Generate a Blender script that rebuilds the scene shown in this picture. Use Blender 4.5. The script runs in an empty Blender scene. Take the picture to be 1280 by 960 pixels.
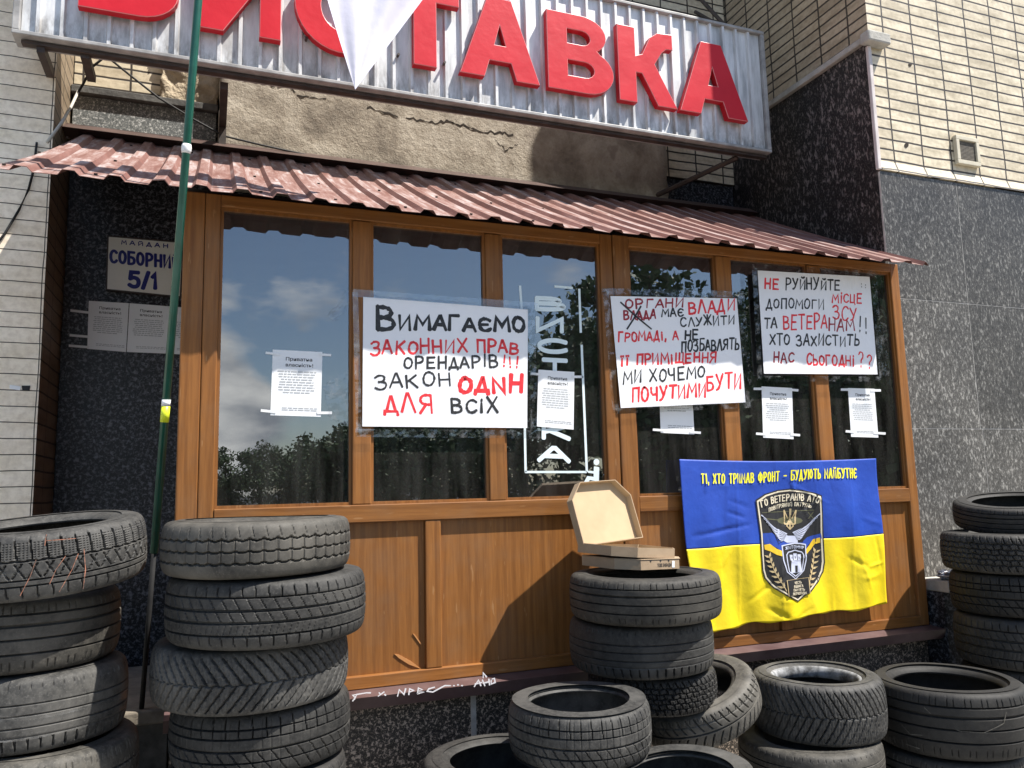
import bpy, bmesh, math, random
import numpy as np
from mathutils import Vector, Matrix
random.seed(7); np.random.seed(7)
R_ = math.radians
S = bpy.context.scene
COL = S.collection

# ------------------------------------------------------------------ camera
EYE = Vector((0.0, -3.47, 1.45))
YAW, PITCH, ROLL = R_(21.07387529), R_(7.38530695), R_(-1.3487466)
FPX = 983.7535
_f = Vector((math.sin(YAW)*math.cos(PITCH), math.cos(YAW)*math.cos(PITCH), math.sin(PITCH)))
_r0 = Vector((math.cos(YAW), -math.sin(YAW), 0)); _u0 = _r0.cross(_f)
_r = _r0*math.cos(ROLL)+_u0*math.sin(ROLL); _u = -_r0*math.sin(ROLL)+_u0*math.cos(ROLL)
cam = bpy.data.cameras.new('camera'); camo = bpy.data.objects.new('camera', cam); COL.objects.link(camo)
m = Matrix((( _r.x,_u.x,-_f.x),(_r.y,_u.y,-_f.y),(_r.z,_u.z,-_f.z))).to_4x4(); m.translation = EYE
camo.matrix_world = m
cam.sensor_width = 36; cam.lens = FPX/1280*36; cam.clip_start = .05; cam.clip_end = 2000
S.camera = camo
def ray(px, py): return _f+_r*((px-640)/FPX)-_u*((py-480)/FPX)
def P(px, py, y):                       # photo pixel -> point on the wall plane at depth y
    d = ray(px, py); return EYE+d*((y-EYE.y)/d.y)
def PX(px, py, x):
    d = ray(px, py); return EYE+d*((x-EYE.x)/d.x)

# ------------------------------------------------------------------ light
SUN_AZ, SUN_EL = 55.5, 59.0             # azimuth measured from the facade's normal towards +x
sd = Vector((math.sin(R_(SUN_AZ))*math.cos(R_(SUN_EL)), -math.cos(R_(SUN_AZ))*math.cos(R_(SUN_EL)), math.sin(R_(SUN_EL))))
sun = bpy.data.lights.new('sun', 'SUN'); sun.energy = 5.0; sun.angle = R_(.53); sun.color = (1, .95, .87)
suno = bpy.data.objects.new('sun', sun); COL.objects.link(suno)
suno.rotation_euler = sd.to_track_quat('Z', 'Y').to_euler(); suno.location = (4, -6, 12)
W = bpy.data.worlds.new('World'); S.world = W; W.use_nodes = True
nt = W.node_tree; nt.nodes.clear()
def nd(t, ty, **k):
    n = t.nodes.new(ty)
    for a, b in k.items(): setattr(n, a, b)
    return n
sky = nd(nt, 'ShaderNodeTexSky', sky_type='NISHITA', sun_disc=False)
sky.sun_elevation = R_(SUN_EL); sky.sun_rotation = math.atan2(sd.x, sd.y); sky.air_density = 1.0; sky.dust_density = .6
tc = nd(nt, 'ShaderNodeTexCoord'); mp = nd(nt, 'ShaderNodeMapping'); mp.inputs['Scale'].default_value = (1.5, 1.5, 3.6); mp.inputs['Location'].default_value = (.35, .1, .2)
nz = nd(nt, 'ShaderNodeTexNoise'); nz.inputs['Scale'].default_value = 1.7; nz.inputs['Detail'].default_value = 8; nz.inputs['Roughness'].default_value = .56
cr = nd(nt, 'ShaderNodeValToRGB'); cr.color_ramp.elements[0].position = .63; cr.color_ramp.elements[1].position = .74
nz2 = nd(nt, 'ShaderNodeTexNoise'); nz2.inputs['Scale'].default_value = 6; nz2.inputs['Detail'].default_value = 5
cc = nd(nt, 'ShaderNodeValToRGB'); cc.color_ramp.elements[0].color = (4.0, 4.3, 4.8, 1); cc.color_ramp.elements[1].color = (11, 10.8, 10.4, 1)
cc.color_ramp.elements[0].position = .35; cc.color_ramp.elements[1].position = .62
mx = nd(nt, 'ShaderNodeMix', data_type='RGBA'); bg = nd(nt, 'ShaderNodeBackground'); wo = nd(nt, 'ShaderNodeOutputWorld')
L = nt.links.new
L(tc.outputs['Generated'], mp.inputs[0]); L(mp.outputs[0], nz.inputs['Vector']); L(mp.outputs[0], nz2.inputs['Vector'])

def blob(az, el, size, amt):
    c_ = Vector((math.sin(R_(az))*math.cos(R_(el)), -math.cos(R_(az))*math.cos(R_(el)), math.sin(R_(el))))
    d_ = nd(nt, 'ShaderNodeVectorMath', operation='DISTANCE'); L(tc.outputs['Generated'], d_.inputs[0]); d_.inputs[1].default_value = c_
    r_ = nd(nt, 'ShaderNodeMapRange'); L(d_.outputs['Value'], r_.inputs[0]); r_.inputs[1].default_value = 0; r_.inputs[2].default_value = size; r_.inputs[3].default_value = amt; r_.inputs[4].default_value = 0
    return r_.outputs[0]
_sum = nz.outputs['Fac']
for b_ in (blob(-2, 7.5, .14, .36), blob(6, 11.5, .07, .22), blob(0, 2, .12, .25), blob(-120, 30, .7, .2), blob(150, 35, .8, .2)):
    a_ = nd(nt, 'ShaderNodeMath', operation='ADD'); L(_sum, a_.inputs[0]); L(b_, a_.inputs[1]); _sum = a_.outputs[0]
L(_sum, cr.inputs[0]); L(nz2.outputs['Fac'], cc.inputs[0])
L(cr.outputs[0], mx.inputs[0]); L(sky.outputs[0], mx.inputs[6]); L(cc.outputs[0], mx.inputs[7]); L(mx.outputs[2], bg.inputs[0]); L(bg.outputs[0], wo.inputs[0])
bg.inputs[1].default_value = .10
S.view_settings.view_transform = 'Standard'; S.view_settings.look = 'None'; S.view_settings.exposure = 1.0; S.view_settings.gamma = 1
S.view_settings.use_curve_mapping = False
S.cycles.max_bounces = 7; S.cycles.transparent_max_bounces = 12
S.cycles.caustics_reflective = False; S.cycles.caustics_refractive = False
S.cycles.use_denoising = True

# ------------------------------------------------------------------ helpers: materials
MATS = {}
def newmat(name):
    a = bpy.data.materials.new(name); a.use_nodes = True; t = a.node_tree; t.nodes.clear()
    o = nd(t, 'ShaderNodeOutputMaterial'); b = nd(t, 'ShaderNodeBsdfPrincipled'); t.links.new(b.outputs[0], o.inputs[0])
    MATS[name] = a; return a, t, b, o
def coords(t, scale=(1, 1, 1), rot=(0, 0, 0), kind='Object'):
    c = nd(t, 'ShaderNodeTexCoord'); mpn = nd(t, 'ShaderNodeMapping'); mpn.inputs['Scale'].default_value = scale; mpn.inputs['Rotation'].default_value = rot
    t.links.new(c.outputs[kind], mpn.inputs[0]); return mpn.outputs[0]
def noise(t, v, scale, detail=4, rough=.55, dist=0):
    n = nd(t, 'ShaderNodeTexNoise'); n.inputs['Scale'].default_value = scale; n.inputs['Detail'].default_value = detail
    n.inputs['Roughness'].default_value = rough; n.inputs['Distortion'].default_value = dist; t.links.new(v, n.inputs['Vector']); return n.outputs['Fac']
def ramp(t, fac, stops):
    r = nd(t, 'ShaderNodeValToRGB'); e = r.color_ramp.elements
    while len(e) < len(stops): e.new(.5)
    for q, (p, c) in zip(e, stops):
        q.position = p; q.color = tuple(c)+(1,) if len(c) == 3 else c
    t.links.new(fac, r.inputs[0]); return r.outputs[0]
def mix(t, fac, a, b, mode='MIX'):
    n = nd(t, 'ShaderNodeMix', data_type='RGBA', blend_type=mode)
    for i, v in ((0, fac), (6, a), (7, b)):
        if hasattr(v, 'links') or isinstance(v, bpy.types.NodeSocket): t.links.new(v, n.inputs[i])
        else: n.inputs[i].default_value = v if i == 0 else (tuple(v)+(1,))
    return n.outputs[2]
def bump(t, b, h, dist=.002, strength=1):
    n = nd(t, 'ShaderNodeBump'); n.inputs['Distance'].default_value = dist; n.inputs['Strength'].default_value = strength
    t.links.new(h, n.inputs['Height']); t.links.new(n.outputs[0], b.inputs['Normal']); return n
def simple(name, c1, c2=None, scale=8, rough=.6, bmp=0, bscale=60, metal=0, spec=.5, stretch=(1, 1, 1), lo=.35, hi=.65):
    a, t, b, o = newmat(name)
    v = coords(t, stretch)
    if c2: t.links.new(ramp(t, noise(t, v, scale, 6, .6), [(lo, c1), (hi, c2)]), b.inputs['Base Color'])
    else: b.inputs['Base Color'].default_value = tuple(c1)+(1,)
    b.inputs['Roughness'].default_value = rough; b.inputs['Metallic'].default_value = metal; b.inputs['Specular IOR Level'].default_value = spec
    if bmp: bump(t, b, noise(t, v, bscale, 5), bmp)
    return a
def wood(name, vertical):
    a, t, b, o = newmat(name)
    sc = (17, 17, .8) if vertical else (.8, 17, 17)
    v = coords(t, sc); v2 = coords(t, (90, 90, 5) if vertical else (5, 90, 90)); v3 = coords(t, (6, 6, .45) if vertical else (.45, 6, 6))
    g = noise(t, v, 1, 9, .68, 1.2); fine = noise(t, v2, 1, 3, .6)
    w = nd(t, 'ShaderNodeTexWave', wave_type='BANDS', bands_direction='X' if vertical else 'Z'); w.inputs['Scale'].default_value = 1.1; w.inputs['Distortion'].default_value = 9; w.inputs['Detail'].default_value = 3; w.inputs['Detail Scale'].default_value = .8; w.inputs['Detail Roughness'].default_value = .6
    t.links.new(v3, w.inputs['Vector'])
    c = ramp(t, g, [(.25, (.165, .061, .014)), (.5, (.245, .098, .023)), (.75, (.31, .132, .034))])
    c = mix(t, .30, c, ramp(t, w.outputs['Fac'], [(.15, (.13, .046, .011)), (.5, (.30, .124, .032))]))
    c = mix(t, .30, c, ramp(t, fine, [(.38, (.13, .045, .011)), (.62, (.30, .12, .031))]))
    dirt = ramp(t, noise(t, coords(t, (3, 3, 3)), 1.5, 6, .65), [(.45, (0, 0, 0)), (.8, (.35, .35, .35))])
    c = mix(t, dirt, c, (.20, .135, .085))
    oi = nd(t, 'ShaderNodeObjectInfo'); vv = nd(t, 'ShaderNodeMapRange'); t.links.new(oi.outputs['Random'], vv.inputs[0]); vv.inputs[3].default_value = .86; vv.inputs[4].default_value = 1.12
    c = mix(t, 1, c, vv.outputs[0], 'MULTIPLY')
    sc_ = ramp(t, noise(t, coords(t, (40, 40, 7) if vertical else (7, 40, 40)), 1.3, 2, .5), [(.70, (0, 0, 0)), (.73, (.35, .35, .35))]); c = mix(t, sc_, c, (.42, .25, .12))
    t.links.new(c, b.inputs['Base Color']); b.inputs['Roughness'].default_value = .48; b.inputs['Specular IOR Level'].default_value = .3
    bump(t, b, fine, .0004); return a
wood('wood_upright', True); wood('wood_level', False)
def granite(name, base, pale, k=1, rot=(0, 0, 0), stretch=(1, 1, 1), rough=.35, lo=.54, hi=.66):
    a, t, b, o = newmat(name)
    v = coords(t, tuple(s*k for s in stretch), rot)
    n1 = noise(t, v, 38, 3, .6, .4); n2 = noise(t, v, 95, 2, .5); n3 = noise(t, coords(t), 1.7, 5)
    c = ramp(t, n1, [(.30, tuple(x*.45 for x in base)), (.50, base), (lo+.01, base), (hi, pale)])
    c = mix(t, ramp(t, n2, [(.55, (0, 0, 0)), (.72, (.6, .6, .6))]), c, pale)
    c = mix(t, .6, c, ramp(t, n3, [(.3, (.40, .40, .41)), (.7, (1.3, 1.26, 1.2))]), 'MULTIPLY')
    oi = nd(t, 'ShaderNodeObjectInfo'); vv = nd(t, 'ShaderNodeMapRange'); t.links.new(oi.outputs['Random'], vv.inputs[0]); vv.inputs[3].default_value = .78; vv.inputs[4].default_value = 1.22
    c = mix(t, 1, c, vv.outputs[0], 'MULTIPLY')
    t.links.new(c, b.inputs['Base Color']); b.inputs['Roughness'].default_value = rough; b.inputs['Specular IOR Level'].default_value = .3; bump(t, b, n1, .0006); return a
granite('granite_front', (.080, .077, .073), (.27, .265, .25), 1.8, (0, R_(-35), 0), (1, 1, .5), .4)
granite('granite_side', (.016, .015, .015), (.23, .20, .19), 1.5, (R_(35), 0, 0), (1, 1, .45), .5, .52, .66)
granite('granite_dark', (.010, .011, .014), (.17, .175, .20), 1.3, (0, 0, 0), (1, 1, 1), .4, .50, .66)
granite('granite_slab', (.13, .14, .14), (.50, .51, .50), 1.6, (0, 0, 0), (1, 1, 1), .5)
granite('granite_plinth', (.038, .034, .031), (.36, .30, .25), 2.0, (0, 0, 0), (1, 1, 1), .45, .53, .61)
def tiles(name, face, c1, c2, tw=.25, th=.072, mortar=.012, off=0.0, dirt=.62):
    # face: 'y' = wall seen along y, 'x' = wall seen along x
    a, t, b, o = newmat(name)
    c = nd(t, 'ShaderNodeTexCoord'); sp = nd(t, 'ShaderNodeSeparateXYZ'); cb = nd(t, 'ShaderNodeCombineXYZ')
    t.links.new(c.outputs['Object'], sp.inputs[0])
    t.links.new(sp.outputs[0 if face == 'y' else 1], cb.inputs[0]); t.links.new(sp.outputs[2], cb.inputs[1])
    wob = noise(t, coords(t, (1, 1, 1)), 2.2, 3)
    wm = nd(t, 'ShaderNodeMath', operation='MULTIPLY_ADD'); t.links.new(wob, wm.inputs[0]); wm.inputs[1].default_value = .022; wm.inputs[2].default_value = -.011
    av = nd(t, 'ShaderNodeVectorMath', operation='ADD'); t.links.new(cb.outputs[0], av.inputs[0]); t.links.new(wm.outputs[0], av.inputs[1])
    br = nd(t, 'ShaderNodeTexBrick'); br.offset = off; br.squash = 1
    t.links.new(av.outputs[0], br.inputs['Vector']); br.inputs['Scale'].default_value = 1
    br.inputs['Brick Width'].default_value = tw; br.inputs['Row Height'].default_value = th; br.inputs['Mortar Size'].default_value = mortar/2
    br.inputs['Mortar Smooth'].default_value = .15; br.inputs['Bias'].default_value = 0
    br.inputs['Color1'].default_value = tuple(c1)+(1,); br.inputs['Color2'].default_value = tuple(c2)+(1,); br.inputs['Mortar'].default_value = (.045, .035, .026, 1)
    st = ramp(t, noise(t, coords(t, (1.5, 1.5, 6)), 2.5, 7, .65), [(.3, (dirt, dirt*.95, dirt*.88)), (.6, (1.02, 1, 1))])
    st2 = ramp(t, noise(t, coords(t), 30, 4, .6), [(.35, (.82, .8, .78)), (.6, (1, 1, 1))])
    cl = mix(t, 1, mix(t, 1, br.outputs['Color'], st, 'MULTIPLY'), st2, 'MULTIPLY')
    t.links.new(cl, b.inputs['Base Color']); b.inputs['Roughness'].default_value = .5
    iv = nd(t, 'ShaderNodeMath', operation='SUBTRACT'); iv.inputs[0].default_value = 1; t.links.new(br.outputs['Fac'], iv.inputs[1])
    bump(t, b, iv.outputs[0], .008, .9); return a
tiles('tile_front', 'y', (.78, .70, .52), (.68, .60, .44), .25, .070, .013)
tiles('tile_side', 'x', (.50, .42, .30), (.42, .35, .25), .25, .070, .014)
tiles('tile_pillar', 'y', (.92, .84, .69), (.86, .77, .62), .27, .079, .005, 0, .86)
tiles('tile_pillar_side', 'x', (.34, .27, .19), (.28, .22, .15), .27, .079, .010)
def plaster_mat():
    a, t, b, o = newmat('plaster'); v = coords(t)
    c = ramp(t, noise(t, v, 3.2, 8, .7, .4), [(.34, (.19, .16, .125)), (.48, (.36, .31, .245)), (.62, (.50, .445, .365))])
    c = mix(t, ramp(t, noise(t, v, 28, 5, .7), [(.52, (0, 0, 0)), (.75, (.7, .7, .7))]), c, (.25, .20, .15))
    c = mix(t, ramp(t, noise(t, coords(t, (1.4, 1, 1)), 2.1, 4, .6), [(.60, (0, 0, 0)), (.64, (.8, .8, .8))]), c, (.28, .235, .19))
    t.links.new(c, b.inputs['Base Color']); b.inputs['Roughness'].default_value = .92; bump(t, b, noise(t, v, 20, 8, .75), .018)
plaster_mat()
simple('plaster_rough', (.30, .24, .165), (.47, .39, .28), 9, .95, .03, 22)
simple('crack_dark', (.03, .022, .016), None, rough=1)
simple('brick_red', (.30, .10, .055), (.40, .18, .11), 14, .9, .006, 30)
simple('concrete', (.30, .29, .26), (.46, .44, .40), 12, .9, .003, 50)
simple('mortar_pale', (.36, .34, .31), (.52, .50, .47), 20, .9)
simple('stone_dark', (.045, .043, .04), (.12, .115, .105), 10, .85, .004, 40)
simple('step_stone', (.13, .11, .085), (.22, .19, .15), 14, .9, .003, 50)
simple('dark_metal', (.028, .02, .017), (.06, .04, .032), 14, .6)
simple('sill_paint', (.075, .042, .042), (.125, .08, .077), 6, .45)
simple('brown_flashing', (.05, .028, .022), (.085, .05, .042), 8, .5)
simple('interior', (.05, .048, .045), (.08, .075, .07), 3, .9)
simple('asphalt', (.045, .045, .046), (.07, .068, .066), 20, .95, .003, 200)
simple('paving', (.30, .285, .26), (.40, .38, .345), 6, .9, .003, 80)
simple('kerb_stone', (.28, .27, .26), (.38, .37, .35), 10, .9)
simple('paper_white', (.78, .79, .80), (.82, .83, .84), 3, .7)
simple('poster_paper', (.78, .78, .80), (.82, .82, .84), 3, .55, .012, 4.5)
simple('ink_black', (.008, .008, .009), (.03, .03, .03), 60, .5)
simple('ink_red', (.62, .012, .022), (.78, .05, .055), 40, .45)
simple('ink_darkred', (.20, .008, .016), (.36, .012, .022), 40, .45)
simple('print_grey', (.16, .16, .17), None, rough=.8)
simple('print_black', (.02, .02, .022), None, rough=.8)
simple('print_light', (.42, .43, .44), None, rough=.8)
simple('plate_enamel', (.70, .68, .60), (.76, .74, .67), 4, .3)
simple('plate_blue', (.010, .015, .16), None, rough=.35)
simple('window_vinyl', (.66, .76, .78), (.72, .82, .84), 10, .6)
simple('card_outer', (.30, .215, .135), (.35, .255, .165), 20, .85, .0006, 120)
simple('card_inner', (.40, .295, .18), (.46, .345, .215), 6, .9)
simple('flag_blue', (.006, .045, .33), (.009, .06, .40), 6, .6, .003, 16)
simple('flag_yellow', (.80, .60, .004), (.88, .68, .008), 6, .6, .003, 16)
simple('emblem_black', (.010, .010, .012), None, rough=.7)
simple('emblem_gold', (.55, .42, .22), None, rough=.6)
simple('emblem_cream', (.70, .62, .46), None, rough=.6)
simple('emblem_silver', (.50, .53, .66), None, rough=.6)
simple('emblem_olive', (.10, .10, .05), None, rough=.7)
simple('emblem_yellow', (.72, .46, .02), None, rough=.7)
simple('emblem_blue', (.01, .05, .32), None, rough=.7)
simple('text_yellow', (.86, .80, .02), None, rough=.6)
simple('white_cloth', (.62, .60, .70), (.68, .66, .75), 4, .8, .004, 7)
simple('green_paint', (.006, .065, .042), (.010, .095, .065), 12, .3)
simple('black_tube', (.010, .010, .011), (.02, .02, .02), 14, .75, spec=.2)
simple('yellow_tape', (.72, .80, .03), None, rough=.4)
simple('white_tape', (.72, .72, .72), (.8, .8, .8), 20, .5)
simple('cable_black', (.012, .012, .012), None, rough=.7)
simple('cable_white', (.42, .40, .36), None, rough=.6)
simple('vent_frame', (.52, .47, .36), (.60, .55, .43), 10, .6)
simple('vent_grille', (.10, .09, .075), (.17, .15, .12), 50, .8)
simple('corner_trim', (.52, .46, .44), (.66, .60, .58), 8, .55)
simple('foil', (.10, .11, .16), (.72, .72, .75), 40, .3, metal=.4)
simple('bark', (.06, .045, .03), (.10, .08, .055), 12, .95, .01, 30)
simple('splinter_wood', (.42, .18, .055), (.52, .24, .08), 30, .7)
simple('chalk_white', (.70, .68, .70), None, rough=.9)
simple('orange_paint', (.10, .06, .045), (.34, .14, .085), 60, .8, lo=.40, hi=.58)
simple('bead_white_lit', (.06, .06, .06), (.30, .305, .31), 22, .8, lo=.40, hi=.64)
simple('sign_frame', (.22, .215, .21), (.40, .39, .38), 10, .5)
def letter_mats():
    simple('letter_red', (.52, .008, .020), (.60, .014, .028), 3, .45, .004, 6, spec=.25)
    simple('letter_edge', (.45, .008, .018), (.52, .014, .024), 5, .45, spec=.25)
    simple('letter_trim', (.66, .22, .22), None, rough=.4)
letter_mats()
def sheet_metal():
    a, t, b, o = newmat('sign_sheet')
    v = coords(t, (6, 6, 1)); v2 = coords(t)
    c = ramp(t, noise(t, v, 2.2, 6, .62), [(.30, (.36, .365, .37)), (.52, (.64, .645, .65)), (.70, (.80, .80, .80))])
    sp = nd(t, 'ShaderNodeSeparateXYZ'); t.links.new(v2, sp.inputs[0])
    edge = ramp(t, sp.outputs[2], [(0, (1, 1, 1)), (.22, (0, 0, 0))])
    gm = mix(t, 1, edge, ramp(t, noise(t, coords(t, (9, 9, 3)), 2, 5, .7), [(.42, (0, 0, 0)), (.66, (1, 1, 1))]), 'MULTIPLY')
    c = mix(t, gm, c, (.13, .115, .10)); t.links.new(c, b.inputs['Base Color'])
    b.inputs['Roughness'].default_value = .45; b.inputs['Metallic'].default_value = .15; bump(t, b, noise(t, v2, 9, 3), .002)
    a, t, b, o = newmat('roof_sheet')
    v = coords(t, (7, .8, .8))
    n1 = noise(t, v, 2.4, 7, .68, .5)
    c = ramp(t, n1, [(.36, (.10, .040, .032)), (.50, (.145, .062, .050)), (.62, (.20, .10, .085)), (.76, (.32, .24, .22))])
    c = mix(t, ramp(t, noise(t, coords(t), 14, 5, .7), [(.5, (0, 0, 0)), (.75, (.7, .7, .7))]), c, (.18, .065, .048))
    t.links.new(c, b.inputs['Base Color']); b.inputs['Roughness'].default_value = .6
sheet_metal()
def chalk_lit_sheet():
    a, t, b, o = newmat('roof_chalk_lit')
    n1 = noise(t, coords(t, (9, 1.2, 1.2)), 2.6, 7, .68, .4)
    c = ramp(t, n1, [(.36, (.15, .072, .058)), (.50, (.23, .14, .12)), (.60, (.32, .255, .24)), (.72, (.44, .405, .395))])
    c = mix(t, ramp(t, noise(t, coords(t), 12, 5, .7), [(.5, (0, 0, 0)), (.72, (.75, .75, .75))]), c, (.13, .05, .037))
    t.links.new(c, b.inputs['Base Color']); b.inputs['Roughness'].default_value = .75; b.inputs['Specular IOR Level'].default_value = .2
chalk_lit_sheet()
def rubber():
    for name, dk, mid, pale, lo in (('rubber_grey', (.007, .007, .007), (.026, .0258, .025), (.112, .108, .10), .45),
                                    ('rubber_dusty', (.010, .0095, .0085), (.037, .035, .031), (.14, .13, .112), .42),
                                    ('rubber_black', (.006, .006, .006), (.016, .0155, .015), (.055, .052, .047), .46)):
        a, t, b, o = newmat(name)
        oi = nd(t, 'ShaderNodeObjectInfo'); c0 = nd(t, 'ShaderNodeTexCoord'); ad = nd(t, 'ShaderNodeVectorMath', operation='ADD'); ml = nd(t, 'ShaderNodeMath', operation='MULTIPLY')
        t.links.new(oi.outputs['Random'], ml.inputs[0]); ml.inputs[1].default_value = 37; t.links.new(c0.outputs['Object'], ad.inputs[0]); t.links.new(ml.outputs[0], ad.inputs[1])
        n1 = noise(t, ad.outputs[0], 4.5, 8, .68, .3); n2 = noise(t, ad.outputs[0], 45, 5, .65); n3 = noise(t, ad.outputs[0], 160, 3, .6)
        c = ramp(t, n1, [(lo-.14, dk), (lo+.06, mid), (lo+.30, pale)])
        c = mix(t, ramp(t, n2, [(.40, (0, 0, 0)), (.70, (.75, .75, .75))]), c, tuple(x*.6 for x in pale))
        c = mix(t, ramp(t, n3, [(.56, (0, 0, 0)), (.74, (.6, .6, .6))]), c, pale)
        vv = nd(t, 'ShaderNodeMath', operation='MULTIPLY_ADD'); t.links.new(oi.outputs['Random'], vv.inputs[0]); vv.inputs[1].default_value = .75; vv.inputs[2].default_value = .6
        c = mix(t, 1, c, vv.outputs[0], 'MULTIPLY')
        t.links.new(c, b.inputs['Base Color']); b.inputs['Roughness'].default_value = .68; b.inputs['Specular IOR Level'].default_value = .35
        bump(t, b, n2, .0012, .7)
rubber()
def glass():
    a, t, b, o = newmat('window_glass'); t.nodes.remove(b)
    tr = nd(t, 'ShaderNodeBsdfTransparent'); tr.inputs[0].default_value = (.40, .43, .43, 1)
    gl = nd(t, 'ShaderNodeBsdfGlossy'); gl.inputs['Roughness'].default_value = .0; gl.inputs[0].default_value = (.92, .96, 1, 1)
    fr = nd(t, 'ShaderNodeFresnel'); fr.inputs[0].default_value = 2.7
    m1 = nd(t, 'ShaderNodeMixShader'); t.links.new(fr.outputs[0], m1.inputs[0]); t.links.new(tr.outputs[0], m1.inputs[1]); t.links.new(gl.outputs[0], m1.inputs[2])
    df = nd(t, 'ShaderNodeBsdfDiffuse'); df.inputs[0].default_value = (.50, .48, .44, 1)
    v = coords(t, (10, 1, 1.1)); du = ramp(t, noise(t, v, 1.6, 6, .65), [(.36, (.008, .008, .008)), (.82, (.07, .07, .07))])
    m2 = nd(t, 'ShaderNodeMixShader'); t.links.new(du, m2.inputs[0]); t.links.new(m1.outputs[0], m2.inputs[1]); t.links.new(df.outputs[0], m2.inputs[2])
    t.links.new(m2.outputs[0], o.inputs[0])
    n = nd(t, 'ShaderNodeBump'); n.inputs['Distance'].default_value = .0006; t.links.new(noise(t, coords(t), 2.2, 2), n.inputs['Height']); t.links.new(n.outputs[0], gl.inputs['Normal'])
    a, t, b, o = newmat('clear'); t.nodes.remove(b); tr = nd(t, 'ShaderNodeBsdfTransparent'); t.links.new(tr.outputs[0], o.inputs[0])
    a, t, b, o = newmat('clear_film'); t.nodes.remove(b)
    tr = nd(t, 'ShaderNodeBsdfTransparent'); tr.inputs[0].default_value = (.94, .95, .96, 1)
    gl = nd(t, 'ShaderNodeBsdfGlossy'); gl.inputs['Roughness'].default_value = .12
    df = nd(t, 'ShaderNodeBsdfDiffuse'); df.inputs[0].default_value = (.75, .76, .78, 1)
    n = nd(t, 'ShaderNodeBump'); n.inputs['Distance'].default_value = .006; t.links.new(noise(t, coords(t, (1, 1, 1)), 14, 2), n.inputs['Height']); t.links.new(n.outputs[0], gl.inputs['Normal'])
    m1 = nd(t, 'ShaderNodeMixShader'); m1.inputs[0].default_value = .055; t.links.new(tr.outputs[0], m1.inputs[1]); t.links.new(gl.outputs[0], m1.inputs[2])
    m2 = nd(t, 'ShaderNodeMixShader'); t.links.new(ramp(t, noise(t, coords(t), 18, 4), [(.5, (.0, .0, .0)), (.8, (.14, .14, .14))]), m2.inputs[0])
    t.links.new(m1.outputs[0], m2.inputs[1]); t.links.new(df.outputs[0], m2.inputs[2]); t.links.new(m2.outputs[0], o.inputs[0])
glass()
def leafmat(name, c1, c2):
    a, t, b, o = newmat(name); t.links.new(ramp(t, noise(t, coords(t), 1.3, 4), [(.35, c1), (.65, c2)]), b.inputs['Base Color']); b.inputs['Roughness'].default_value = .6
leafmat('leaves', (.035, .075, .018), (.07, .125, .03))

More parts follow.
